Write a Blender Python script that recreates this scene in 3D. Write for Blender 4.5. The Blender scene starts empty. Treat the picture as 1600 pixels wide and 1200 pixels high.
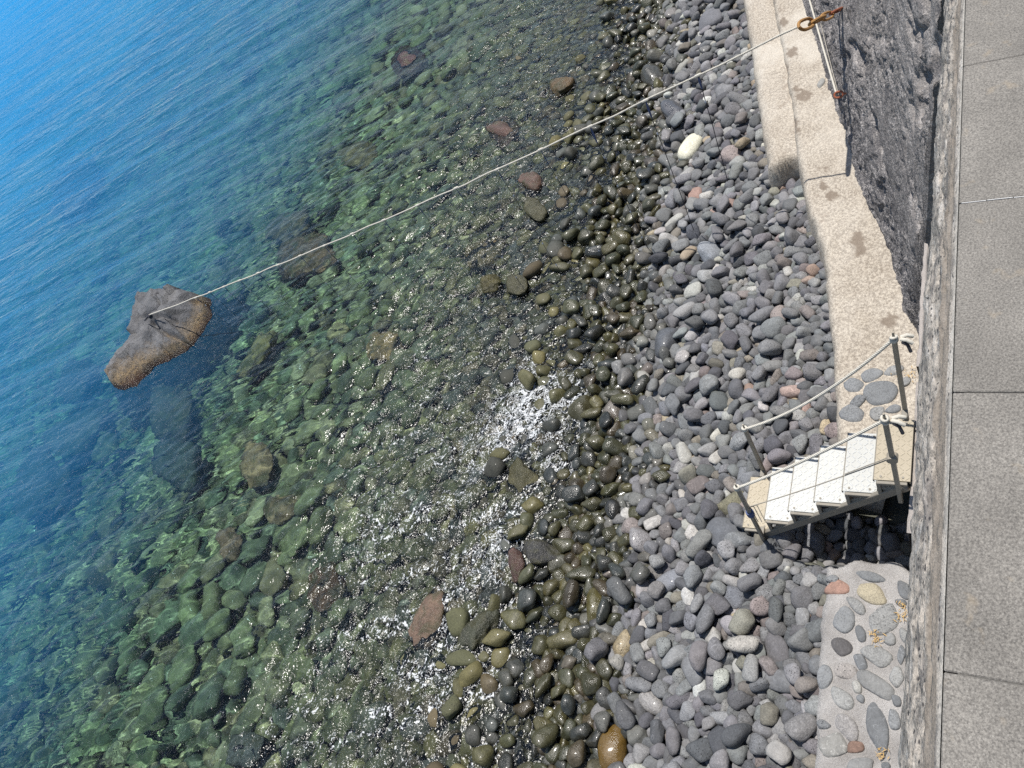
import bpy, math, random
import numpy as np
from mathutils import Vector, Matrix, noise as mnoise
R = math.radians
rng = np.random.default_rng(7); random.seed(7)
EXPO = 0.30; MNEE = True
scn = bpy.context.scene
COL = scn.collection

# ------------------------------------------------------------------ camera frame
# world: X along the promenade (away from the viewer), Y seaward, Z up, water at z = 0
CAMZ = 9.0
C_R = np.array((0.2969, -0.8455, -0.4447)); C_U = np.array((0.8312, 0.0, 0.5559)); C_F = np.array((0.4700, 0.5340, -0.7022))
def ray(px, py):
    return C_R*(px-800) - C_U*(py-600) + C_F*1200.0
def at(px, py, z):
    """point of the plane at height z seen at photo pixel (px, py)"""
    d = ray(px, py); t = (z-CAMZ)/d[2]
    return Vector((d[0]*t, d[1]*t, z))
def pix(x, y, z):
    v = np.stack([np.asarray(x, float), np.asarray(y, float), np.asarray(z, float)-CAMZ], -1)
    f = v@C_F
    return 800+1200*(v@C_R)/f, 600-1200*(v@C_U)/f, f

# ------------------------------------------------------------------ helpers
def tag(o, label=None, cat=None, group=None, kind=None):
    if label: o['label'] = label
    if cat: o['category'] = cat
    if group: o['group'] = group
    if kind: o['kind'] = kind
    return o
def link(o, parent=None):
    COL.objects.link(o)
    if parent is not None: o.parent = parent
    return o
def empty(name, loc=(0, 0, 0)):
    o = bpy.data.objects.new(name, None); o.location = loc; o.empty_display_size = 0.1
    return link(o)
def mesh_np(name, verts, faces, smooth=True, attrs=None):
    """mesh from numpy arrays; faces (n,3) or (n,4)"""
    me = bpy.data.meshes.new(name); verts = np.asarray(verts, np.float32); faces = np.asarray(faces, np.int32)
    k = faces.shape[1]; n = len(faces)
    me.vertices.add(len(verts)); me.vertices.foreach_set('co', verts.ravel())
    me.loops.add(n*k); me.loops.foreach_set('vertex_index', faces.ravel())
    me.polygons.add(n)
    me.polygons.foreach_set('loop_start', np.arange(0, n*k, k, dtype=np.int32))
    me.polygons.foreach_set('loop_total', np.full(n, k, np.int32))
    if smooth: me.polygons.foreach_set('use_smooth', np.ones(n, bool))
    for an, av in (attrs or {}).items():
        av = np.asarray(av, np.float32)
        if av.ndim == 1:
            a = me.attributes.new(an, 'FLOAT', 'POINT'); a.data.foreach_set('value', av)
        else:
            a = me.attributes.new(an, 'FLOAT_COLOR', 'POINT'); a.data.foreach_set('color', av.ravel())
    me.update(calc_edges=True)
    return me
def obj(name, me, mat=None, parent=None):
    o = bpy.data.objects.new(name, me)
    if mat is not None and len(me.materials) == 0: me.materials.append(mat)
    return link(o, parent)
class MB:
    """collects pieces into one mesh"""
    def __init__(s): s.v = []; s.f = []
    def add(s, vs, fs):
        b = len(s.v); s.v += [tuple(v) for v in vs]; s.f += [tuple(i+b for i in f) for f in fs]; return s
    def box(s, c, size, rot=None, bev=0.0):
        hx, hy, hz = [q/2 for q in size]; M = rot or Matrix.Identity(3); c = Vector(c)
        if bev <= 0:
            vs = [c+M@Vector((x*hx, y*hy, z*hz)) for x in (-1, 1) for y in (-1, 1) for z in (-1, 1)]
            return s.add(vs, [(0, 1, 3, 2), (4, 6, 7, 5), (0, 4, 5, 1), (2, 3, 7, 6), (0, 2, 6, 4), (1, 5, 7, 3)])
        pr = []
        b = min(bev, hx*.9, hy*.9, hz*.9)
        for z, k in ((-hz, b), (-hz+b, 0), (hz-b, 0), (hz, b)):
            x, y = hx-k, hy-k; q = b
            pr.append([c+M@Vector(p) for p in ((-x+q, -y, z), (x-q, -y, z), (x, -y+q, z), (x, y-q, z), (x-q, y, z), (-x+q, y, z), (-x, y-q, z), (-x, -y+q, z))])
        return s.loft(pr, True)
    def loft(s, rings, caps=True, closed=True):
        n = len(rings[0]); vs = [p for r in rings for p in r]; fs = []
        for i in range(len(rings)-1):
            for j in range(n if closed else n-1):
                k = (j+1) % n
                fs.append((i*n+j, i*n+k, (i+1)*n+k, (i+1)*n+j))
        if caps: fs.append(tuple(range(n-1, -1, -1))); fs.append(tuple((len(rings)-1)*n+j for j in range(n)))
        return s.add(vs, fs)
    def tube(s, pts, r, n=8, caps=True):
        pts = [Vector(p) for p in pts]; rings = []; u = None
        for i, p in enumerate(pts):
            t = (pts[min(i+1, len(pts)-1)]-pts[max(i-1, 0)]).normalized()
            if u is None: u = t.orthogonal().normalized()
            u = (u-t*u.dot(t)).normalized(); w = t.cross(u)
            rr = r[i] if isinstance(r, (list, tuple)) else r
            rings.append([p+(u*math.cos(a)+w*math.sin(a))*rr for a in (2*math.pi*k/n for k in range(n))])
        return s.loft(rings, caps)
    def build(s, name, mat, parent=None, smooth=True, auto=40, mat2=None, split=0):
        me = bpy.data.meshes.new(name); me.from_pydata(s.v, [], s.f); me.update()
        if mat2 is not None:
            me.materials.append(mat); me.materials.append(mat2)
            for p in me.polygons[split:]: p.material_index = 1
        if smooth:
            for p in me.polygons: p.use_smooth = True
            me.set_sharp_from_angle(angle=R(auto))
        return obj(name, me, mat, parent)

# ------------------------------------------------------------------ node helper
class NT:
    def __init__(s, name):
        s.m = bpy.data.materials.new(name); s.m.use_nodes = True; s.t = s.m.node_tree; s.t.nodes.clear()
        s.out = s.t.nodes.new('ShaderNodeOutputMaterial')
    def n(s, typ, ins=None, **kw):
        nd = s.t.nodes.new('ShaderNode'+typ)
        for k, v in kw.items(): setattr(nd, k, v)
        for k, v in (ins or {}).items():
            sk = nd.inputs[k]
            if isinstance(v, bpy.types.NodeSocket): s.t.links.new(v, sk)
            elif isinstance(v, bpy.types.Node): s.t.links.new(v.outputs[0], sk)
            else:
                if sk.type == 'RGBA' and len(v) == 3: v = (*v, 1)
                sk.default_value = v
        return nd
    def pos(s): return s.n('NewGeometry').outputs['Position']
    def objc(s): return s.n('TexCoord').outputs['Object']
    def mapping(s, v, scale=(1, 1, 1), rot=(0, 0, 0), loc=(0, 0, 0)):
        return s.n('Mapping', {'Vector': v, 'Scale': scale, 'Rotation': rot, 'Location': loc}).outputs[0]
    def noise(s, v, scale, detail=4, rough=.55, dist=0.0, out='Fac'):
        return s.n('TexNoise', {'Vector': v, 'Scale': scale, 'Detail': detail, 'Roughness': rough, 'Distortion': dist}).outputs[out]
    def voro(s, v, scale, feature='F1', out='Distance', rnd=1.0):
        return s.n('TexVoronoi', {'Vector': v, 'Scale': scale, 'Randomness': rnd}, feature=feature).outputs[out]
    def ramp(s, f, stops, interp='LINEAR'):
        nd = s.n('ValToRGB', {'Fac': f}); cr = nd.color_ramp; cr.interpolation = interp
        while len(cr.elements) < len(stops): cr.elements.new(.5)
        for e, (p, c) in zip(cr.elements, stops):
            e.position = p; e.color = (c, c, c, 1) if not hasattr(c, '__len__') else (*c, 1)
        return nd.outputs[0]
    def math(s, op, a, b=0.0, c=None, clamp=False):
        ins = {0: a, 1: b}
        if c is not None: ins[2] = c
        nd = s.n('Math', ins, operation=op); nd.use_clamp = clamp
        return nd.outputs[0]
    def mix(s, f, a, b, mode='MIX'):
        return s.n('MixRGB', {'Fac': f, 'Color1': a, 'Color2': b}, blend_type=mode).outputs[0]
    def attr(s, name, typ='GEOMETRY', out='Color'):
        return s.n('Attribute', attribute_name=name, attribute_type=typ).outputs[out]
    def sep(s, v): return s.n('SeparateXYZ', {'Vector': v}).outputs
    def bump(s, h, strength=.5, dist=.01, normal=None):
        ins = {'Height': h, 'Strength': strength, 'Distance': dist}
        if normal is not None: ins['Normal'] = normal
        return s.n('Bump', ins).outputs[0]
    def pbsdf(s, **kw):
        return s.n('BsdfPrincipled', {k.replace('_', ' '): v for k, v in kw.items()})
    def done(s, sh, vol=None):
        s.t.links.new(sh.outputs[0], s.out.inputs['Surface'])
        if vol is not None: s.t.links.new(vol.outputs[0], s.out.inputs['Volume'])
        return s.m

# ------------------------------------------------------------------ terrain heights
SH0, SH1, SH2 = 4.60, .14, .0012
def shore(a):
    a = np.clip(a, -20, 60)
    return SH0+SH1*a+SH2*a*a
def ground(a, s):
    t = s-shore(a)
    up = np.where(t < 0, -.255*t, 0)
    dn = np.where(t > 0, -(.145*np.minimum(t, 14)+.10*np.clip(t-14, 0, 60)+.02*np.maximum(t-74, 0)), 0)
    pit = np.clip((a-3.12)/.12, 0, 1)*np.clip((4.35-a)/.2, 0, 1)*np.clip((2.0-s)/.35, 0, 1)
    return (up+dn-.10)*(1-pit)+.42*pit

# ------------------------------------------------------------------ ledge outlines (photo outline -> real place at its height)
ZL_NEAR, ZL_FAR = 1.10, 1.40
near_edge = [at(x, y, ZL_NEAR) for x, y in ((1255, 1420), (1262, 1300), (1268, 1200), (1276, 1100), (1279, 1040), (1281, 980), (1286, 930), (1292, 874))]
far_edge = [at(x, y, ZL_FAR) for x, y in ((1309, 712), (1306, 650), (1303, 600), (1300, 545), (1297, 505), (1291, 470), (1290, 430), (1284, 395), (1276, 360), (1264, 330), (1257, 300), (1251, 272), (1246, 245), (1240, 200), (1233, 150), (1226, 100), (1216, 50), (1207, 0), (1190, -80), (1165, -250))]
ZL_SHELF = 1.24
shelf_edge = [at(x, y, ZL_SHELF) for x, y in (
             (1197, 247), (1188, 205), (1183, 160), (1176, 110), (1168, 50), (1160, 0), (1146, -80), (1120, -250))]
def edge_s(a):
    """seaward limit of the masonry at distance a along the shore"""
    a = np.asarray(a, float)
    n = np.interp(a, [p.x for p in near_edge], [p.y for p in near_edge])
    fx, fy = [p.x for p in far_edge], [p.y for p in far_edge]
    f = np.interp(a, fx, fy)
    f = np.where(a > shelf_edge[0].x-.03, np.interp(a, [p.x for p in shelf_edge], [p.y for p in shelf_edge]), f)
    return np.where(a < near_edge[-1].x+.02, n, np.where(a > fx[0]-.25, f, .45))

# ------------------------------------------------------------------ stones: shapes
def ico(sub):
    import bmesh
    bm = bmesh.new(); bmesh.ops.create_icosphere(bm, subdivisions=sub, radius=1.0)
    v = np.array([p.co[:] for p in bm.verts]); f = np.array([[q.index for q in t.verts] for t in bm.faces], np.int32); bm.free()
    return v, f
ICO = {k: ico(k) for k in (2, 3, 4, 5)}
def pebble(seed, sub, nplane=11, q=9.0, rough=.02, lo=.72, hi=1.1):
    """rounded irregular convex stone, about unit radius"""
    g = np.random.default_rng(seed); n, f = ICO[sub]
    m = g.normal(size=(nplane, 3)); m /= np.linalg.norm(m, axis=1)[:, None]
    m = np.concatenate([m, -m[:nplane//2]]); d = g.uniform(lo, hi, len(m))
    c = np.maximum(n@m.T/d, 0)
    r = (c**q).sum(1)**(-1/q)
    r = np.clip(r, .55, 1.35)
    for k in range(4):
        w = g.normal(size=3)*(1.6+k*1.5); r = r*(1+rough/(1+k*.5)*np.sin(n@w+g.uniform(0, 6.3)))
    v = n*r[:, None]; v -= v.mean(0)
    return v/np.sqrt((v**2).sum(1)).mean()
NP_ = 34
PROTO = {}
for sub in (2, 3):
    PROTO[sub] = [pebble(100+k, sub, nplane=int(7+k % 7), q=(5.5, 7.5, 11.0, 15.0)[k % 4]) for k in range(NP_)]

# ------------------------------------------------------------------ boulders and single stones told apart in the photo
# px, py, long (px), wide (px), yaw of the long axis in the photo (deg, 0 = to the right, 90 = down), height share, colour, z offset (None: lies on the bed), label
BOULD = [
 (470, 392, 96, 62, -50, .55, (.085, .055, .038), -.25, 'brown weed covered boulder under water just above the long white rope'),
 (447, 352, 52, 40, 40, .5, (.075, .058, .04), -.38, 'smaller brownish boulder under water behind the one beside the rope'),
 (396, 546, 74, 38, -62, .55, (.14, .12, .06), -.16, 'narrow yellowish boulder just under the surface right of the big rock'),
 (597, 534, 52, 46, 10, .62, (.16, .125, .07), -.13, 'round tan boulder just under the water in the middle of the bay'),
 (751, 392, 58, 48, -45, .55, (.13, .095, .04), -.02, 'flat ochre boulder awash in the ripples below the long rope'),
 (764, 441, 30, 26, 0, .7, (.075, .065, .02), .05, 'small round olive stone poking out of the water, left one of a pair'),
 (803, 444, 36, 32, -40, .7, (.06, .055, .025), .05, 'olive stone poking out of the water, right one of a pair'),
 (634, 92, 46, 40, -40, .6, (.05, .016, .014), -.02, 'dark red boulder awash far out near the top of the picture'),
 (258, 640, 104, 70, -35, .6, (.05, .045, .032), -.15, 'dark submerged boulder with a pale ridge just below the big rock'),
 (268, 718, 92, 58, -45, .65, (.085, .075, .058), -.04, 'pale topped submerged boulder with white crust left of centre'),
 (122, 668, 100, 60, -32, .55, (.055, .052, .04), -.4, 'long brown boulder deep in blue water near the left edge'),
 (58, 748, 110, 74, -45, .55, (.05, .044, .036), -.4, 'big dark mottled boulder under water at the left edge'),
 (120, 592, 105, 50, -40, .5, (.05, .04, .038), -.5, 'dim brown boulder under water left of the emerging rock'),
 (115, 292, 110, 46, -38, .5, (.06, .03, .04), -.5, 'dim reddish shoal deep under water in the upper left'),
 (397, 720, 60, 54, -30, .62, (.15, .115, .075), -.2, 'tan pitted boulder under clear water below the narrow yellowish one'),
 (437, 792, 58, 44, -60, .6, (.11, .09, .06), -.25, 'brownish oval boulder under water beneath a tan pitted boulder'),
 (356, 848, 46, 44, -30, .6, (.13, .095, .07), -.25, 'pinkish tan holed stone among green stones at lower left'),
 (505, 917, 72, 58, -60, .6, (.10, .045, .02), -.03, 'rust red boulder awash at the edge of the sun glitter'),
 (667, 968, 108, 52, 100, .5, (.17, .11, .075), 0.0, 'long pinkish brown boulder awash in the sparkling shallows'),
 (746, 980, 64, 44, -70, .75, (.06, .062, .04), .07, 'dark olive block standing out of the sparkling shallows'),
 (814, 747, 62, 44, 95, .6, (.075, .068, .03), .03, 'flat olive brown slab ringed by white foam'),
 (842, 862, 54, 44, 10, .75, (.05, .048, .044), .08, 'dark angular stone at the foam line right of a small red brown one'),
 (805, 878, 42, 28, 80, .65, (.09, .05, .04), .07, 'small red brown stone at the foam line'),
 (372, 1168, 74, 50, -65, .6, (.13, .125, .115), -.05, 'pale grey submerged boulder at the bottom edge'),
 (786, 202, 52, 40, -30, .6, (.10, .055, .04), .0, 'reddish brown boulder awash near the top, left of the wet stones'),
 (875, 133, 36, 28, -50, .7, (.12, .075, .03), .05, 'orange brown stone wet by ripples near the top of the beach'),
 (830, 282, 40, 30, -40, .7, (.12, .07, .05), .05, 'pinkish stone in the shallows right under the long rope'),
 (832, 322, 36, 30, -40, .75, (.075, .07, .035), .08, 'greenish stone with a dark face in the shallows under the rope'),
 (560, 240, 60, 36, -35, .5, (.09, .075, .045), -.4, 'brownish boulder under blue water above the long rope'),
 (165, 700, 60, 34, -38, .5, (.08, .085, .05), -.45, 'greenish oval boulder under water between two dark ones at left'),
 (1080, 228, 46, 25, -58, .8, (.46, .44, .35), 'dry', 'long cream white cobble with a dark speckled end'),
 (956, 1172, 76, 54, -75, .8, (.10, .06, .015), 'dry', 'big wet orange brown cobble at the bottom edge'),
 (1041, 536, 46, 42, 0, .9, (.085, .088, .095), 'dry', 'dark angular cobble standing proud above a deep shadow'),
 (1130, 832, 66, 52, 10, .75, (.12, .125, .135), 'dry', 'broad blue grey cobble beside the foot of the metal stairs'),
 (1000, 843, 44, 42, -60, .8, (.2, .19, .19), 'dry', 'pale grey pear shaped cobble at the edge of the wet stones'),
 (972, 1006, 44, 36, -75, .8, (.26, .21, .13), 'dry', 'tan pitted cobble with a dark wet lower half'),
 (1046, 905, 54, 36, -25, .75, (.15, .155, .17), 'dry', 'large smooth blue grey cobble left of the cobbled ledge'),
 (1145, 930, 40, 34, 70, .8, (.13, .135, .15), 'dry', 'smooth dark oval cobble standing upright near the cobbled ledge'),
 (1213, 1012, 58, 40, 70, .75, (.13, .125, .13), 'dry', 'large dark grey block lying against the cobbled ledge'),
 (1252, 962, 32, 34, 0, .8, (.2, .2, .2), 'dry', 'pale smooth cobble tucked against the ledge edge'),
 (1020, 1098, 46, 34, 60, .85, (.2, .19, .18), 'dry', 'pale brownish angular cobble with a pitted face'),
 (1108, 392, 44, 36, 40, .75, (.19, .2, .215), 'dry', 'large pale blue grey cobble in the middle of the dry beach'),
 (1086, 305, 26, 22, 0, .8, (.27, .18, .15), 'dry', 'round pinkish cobble below the cream white one'),
 (1142, 243, 34, 30, 20, .8, (.24, .2, .19), 'dry', 'pinkish grey flat cobble near the broken ledge corner'),
 (1110, 32, 34, 34, 40, .8, (.14, .14, .15), 'dry', 'large smooth grey cobble at the top edge beside the ledge'),
 (1018, 118, 40, 30, -15, .8, (.05, .048, .04), 'dry', 'dark wet boulder above the long rope at the waterline'),
 (1052, 175, 36, 28, 30, .85, (.07, .07, .075), 'dry', 'dark angular cobble below the long rope near the wet stones'),
 (1142, 785, 42, 38, -50, .75, (.15, .14, .095), 'dry', 'khaki flat cobble under the lower corner of the stairs'),
 (928, 945, 36, 52, 0, .8, (.085, .075, .03), 'dry', 'tall olive wet cobble with a ridge in the wet band'),
 (910, 640, 46, 34, -55, .8, (.055, .05, .025), 'dry', 'long olive wet cobble at the edge of the foam'),
 (958, 640, 32, 36, 0, .85, (.12, .105, .09), 'dry', 'pale veined cobble among the wet stones'),
]
nb = len(BOULD); B = {}
bx, by, bz, br = (np.zeros(nb) for _ in range(4)); bax = np.zeros((nb, 3)); byaw = np.zeros(nb)
for i, (px, py, L, W, yaw, hs, colr, zo, lab) in enumerate(BOULD):
    p = at(px, py, 0.0)
    for _ in range(12):
        z = float(ground(p.x, p.y))+.1 if zo == 'dry' else (zo if zo is not None else 0)
        if zo != 'dry' and zo < -.08: z = zo*.75   # refraction lifts what lies under water
        p = at(px, py, z)
    cy, sy = math.cos(R(yaw)), math.sin(R(yaw))
    e1 = at(px+cy*L/2, py+sy*L/2, p.z)-p; e2 = at(px-sy*W/2, py+cy*W/2, p.z)-p
    la, lw = e1.length, e2.length
    if lw > la: la, lw, e1 = lw, la, e2
    lw = max(lw*.85, .5*la); h = min(lw, la)*hs
    bx[i], by[i] = p.x, p.y; bax[i] = (la, lw, h); byaw[i] = math.atan2(e1.y, e1.x)
    br[i] = math.sqrt(la*lw)
    g0 = float(ground(p.x, p.y))
    bz[i] = g0+.55*h if zo == 'dry' else (zo-h*.45 if zo > .02 else (zo+.04-h if zo > -.03 else zo*1.1-h-.05))

# ------------------------------------------------------------------ stones: settle
def rbar(t):
    return np.interp(t, [-4, .3, 2.0, 5, 10, 20, 30], [.066, .078, .112, .160, .198, .235, .265])
def in_view(a, s, z, m=150):
    x, y, f = pix(a, s, z); return (f > 1) & (x > -m) & (x < 1600+m) & (y > -m) & (y < 1200+m)
NC = 300000
ca = rng.uniform(-5, 62, NC); cs = rng.uniform(.4, 46, NC)
t = cs-shore(ca); rb = rbar(t)
area = 67*45.6; cover = np.where(t < 1, 1.12, 1.02)
acc = rng.uniform(size=NC) < cover/(math.pi*rb**2)*area/NC/1.12
ok = acc & (cs > edge_s(ca)+.03) & in_view(ca, cs, ground(ca, cs)) & (t < 30)
ca, cs, t, rb = ca[ok], cs[ok], t[ok], rb[ok]
n = len(ca)
rad = rb*np.exp(rng.normal(0, .235, n)); rad = np.clip(rad, rb*.55, rb*1.6)
P = np.stack([ca, cs, ground(ca, cs)+rad*.7+rng.uniform(0, .12, n)], 1)
BIGZ = np.array([2.1])
rk = at(238, 520, 0.2)
fixP = np.concatenate([np.stack([bx, by, bz], 1), np.array([[rk.x, rk.y, -.5]])]); fixR = np.concatenate([br*.93, [1.35]])
P = np.concatenate([fixP, P]); rad = np.concatenate([fixR, rad]); nf = len(fixR); n = len(P)
mob = np.ones(n); mob[:nf] = 0
def pairs(P, rad, cell=.55):
    key = np.floor(P[:, :2]/cell).astype(np.int64); key -= key.min(0)-1
    W = key[:, 1].max()+3; k = key[:, 0]*W+key[:, 1]
    o = np.argsort(k, kind='stable'); ks = k[o]; I, J = [], []
    for dx, dy in ((0, 0), (0, 1), (1, -1), (1, 0), (1, 1)):
        kk = ks+dx*W+dy
        lo = np.searchsorted(ks, kk, 'left'); hi = np.searchsorted(ks, kk, 'right')
        if dx == 0 and dy == 0: lo = np.arange(len(ks))+1
        cnt = np.maximum(hi-lo, 0); tot = cnt.sum()
        ii = np.repeat(np.arange(len(ks)), cnt)
        jj = np.arange(tot)-np.repeat(np.cumsum(cnt)-cnt, cnt)+np.repeat(lo, cnt)
        I.append(o[ii]); J.append(o[jj])
    I = np.concatenate(I); J = np.concatenate(J)
    # very large fixed ones against everything
    for b in np.nonzero(rad[:nf] > .35)[0]:
        d = np.hypot(P[:, 0]-P[b, 0], P[:, 1]-P[b, 1]); q = np.nonzero(d < rad[b]+.6)[0]; q = q[q >= nf]
        I = np.concatenate([I, np.full(len(q), b)]); J = np.concatenate([J, q])
    d = np.hypot(P[I, 0]-P[J, 0], P[I, 1]-P[J, 1]); m = d < (rad[I]+rad[J])*1.35
    return I[m], J[m]
for it in range(110):
    if it % 11 == 0: I, J = pairs(P, rad)
    if it < 80: P[:, 2] -= .012*mob
    D = P[J]-P[I]; D[:, 2] *= 1.0
    L = np.sqrt((D**2).sum(1))+1e-6; pen = (rad[I]+rad[J])*.97-L
    m = pen > 0
    w = mob[I[m]]+mob[J[m]]; w[w == 0] = 1
    c = D[m]/L[m][:, None]*(pen[m]/w*.62)[:, None]
    dP = np.zeros_like(P); cnt = np.zeros(n)
    np.add.at(dP, I[m], -c*mob[I[m]][:, None]); np.add.at(dP, J[m], c*mob[J[m]][:, None])
    P += np.clip(dP, -.06, .06)
    g = ground(P[:, 0], P[:, 1])+rad*.62
    P[nf:, 2] = np.clip(P[nf:, 2], g[nf:], g[nf:]+rad[nf:]*1.5)
    e = edge_s(P[:, 0])+rad*.55
    P[nf:, 1] = np.maximum(P[nf:, 1], e[nf:])
I, J = pairs(P, rad)
# long axis turned to the side with the most room
ang = np.arctan2(P[J, 1]-P[I, 1], P[J, 0]-P[I, 0]); gap = np.hypot(P[I, 0]-P[J, 0], P[I, 1]-P[J, 1])/(rad[I]+rad[J])
wgt = np.clip(1.35-gap, 0, 1)
sc = np.zeros(n, complex); np.add.at(sc, I, wgt*np.exp(2j*ang)); np.add.at(sc, J, wgt*np.exp(2j*ang))
yaw = np.angle(sc)/2+np.pi/2+rng.normal(0, .25, n)
el = np.clip(.02+.08*np.abs(sc)+np.abs(rng.normal(0, .095, n)), 0, .36)
ax = np.stack([rad*(1+el)*1.10, rad*(1-.55*el)*1.10, rad*rng.uniform(.62, .95, n)*1.04], 1)
tn_ = P[:, 1]-shore(P[:, 0]); lim = np.where(tn_ > 1.5, -.04-ax[:, 2], 9.0); P[:, 2] = np.where(np.arange(n) >= nf, np.minimum(P[:, 2], lim), P[:, 2])
foot = (P[:, 0] > 3.36) & (P[:, 0] < 4.32) & (P[:, 1] > 1.55) & (P[:, 1] < 2.62) & (np.arange(n) >= nf); P[:, 2] = np.where(foot, np.minimum(P[:, 2], .78-ax[:, 2]), P[:, 2])
S = dict(P=P[nf:], r=rad[nf:], yaw=yaw[nf:], ax=ax[nf:])
n = len(S['r']); a_, s_, z_ = S['P'].T; t_ = s_-shore(a_)
# a buried under-layer on the beach so that no bare ground shows between the stones
NU = 60000
ua = rng.uniform(-3, 45, NU); us = rng.uniform(.5, 12, NU); ut = us-shore(ua)
ok = (rng.uniform(size=NU) < 1.0/(math.pi*.055**2)*(48*11.5)/NU) & (us > edge_s(ua)) & (ut < 1.5) & in_view(ua, us, ground(ua, us), 60)
ua, us = ua[ok], us[ok]; nu = len(ua)
ur = rng.uniform(.032, .06, nu)
UP = np.stack([ua, us, ground(ua, us)+rng.uniform(-.03, .025, nu)], 1)
def rotm(yaw, tx, ty):
    cz, sz, cx, sx, cy, sy = np.cos(yaw), np.sin(yaw), np.cos(tx), np.sin(tx), np.cos(ty), np.sin(ty)
    Z = np.zeros((len(yaw), 3, 3)); X = Z.copy(); Y = Z.copy()
    Z[:, 0, 0] = cz; Z[:, 0, 1] = -sz; Z[:, 1, 0] = sz; Z[:, 1, 1] = cz; Z[:, 2, 2] = 1
    X[:, 0, 0] = 1; X[:, 1, 1] = cx; X[:, 1, 2] = -sx; X[:, 2, 1] = sx; X[:, 2, 2] = cx
    Y[:, 1, 1] = 1; Y[:, 0, 0] = cy; Y[:, 0, 2] = sy; Y[:, 2, 0] = -sy; Y[:, 2, 2] = cy
    return Z@X@Y
ROT = rotm(S['yaw'], rng.normal(0, .22, n), rng.normal(0, .22, n))
UROT = rotm(rng.uniform(0, 6.3, nu), rng.normal(0, .4, nu), rng.normal(0, .4, nu))
# tone of each stone: colour + wetness (alpha)
PAL = [((.140, .140, .143), .36, 'grey'), ((.102, .102, .106), .20, 'dark grey'), ((.188, .187, .185), .19, 'light grey'), ((.070, .071, .077), .08, 'charcoal'), ((.33, .32, .295), .06, 'pale'),
       ((.160, .138, .130), .045, 'purplish brown'), ((.15, .138, .115), .05, 'brownish grey'), ((.29, .24, .17), .010, 'tan'), ((.23, .165, .14), .010, 'pinkish')]
def tones(m):
    k = rng.choice(len(PAL), m, p=np.array([p[1] for p in PAL])/sum(p[1] for p in PAL))
    c = np.array([p[0] for p in PAL])[k]*np.exp(rng.normal(0, .13, (m, 1)))*(1+rng.normal(0, .02, (m, 3)))
    return k, c
def wetness(a, s, g):
    t = s-shore(a)
    q = np.sin(a*1.9)*.12+np.sin(a*4.3+1)*.1
    return np.clip((t+1.38+q+g.normal(0, .26, len(a)))/.55, 0, 1)
kt, ct = tones(n); wet = wetness(a_, s_, rng)
kw = np.array([.90, .96, 1.15])*np.array([(.062, .054, .018), (.050, .047, .018), (.060, .043, .018), (.044, .045, .032), (.088, .072, .022), (.034, .032, .020)])
def algae(m, t, g):
    w = kw[g.choice(6, m, p=[.28, .22, .14, .12, .08, .16])]*np.where(t < .4, .82, 1.12)[:, None]*np.exp(g.normal(0, .16, (m, 1)))
    deep = 2.05*np.array([(.088, .09, .042), (.108, .10, .048), (.06, .067, .038), (.13, .116, .064), (.095, .074, .038)])[g.choice(5, m, p=[.3, .22, .24, .14, .1])]*np.exp(g.normal(0, .15, (m, 1)))
    f = np.clip((t-1.6)/5.5, 0, 1)[:, None]; w = w*(1+.35*np.clip(t, 0, 1))[:, None]
    return w*(1-f)+deep*f
al = algae(n, t_, rng)
wcol = wet; wet = wet*np.clip(1.25-.9*t_, .12, 1)
ct = ct*(1-wcol[:, None])+(al*.92+.08*ct*.5)*wcol[:, None]
_, cu = tones(nu); uw = wetness(ua, us, rng); cu = cu*(1-uw[:, None])+algae(nu, us-shore(ua), rng)*uw[:, None]

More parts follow.
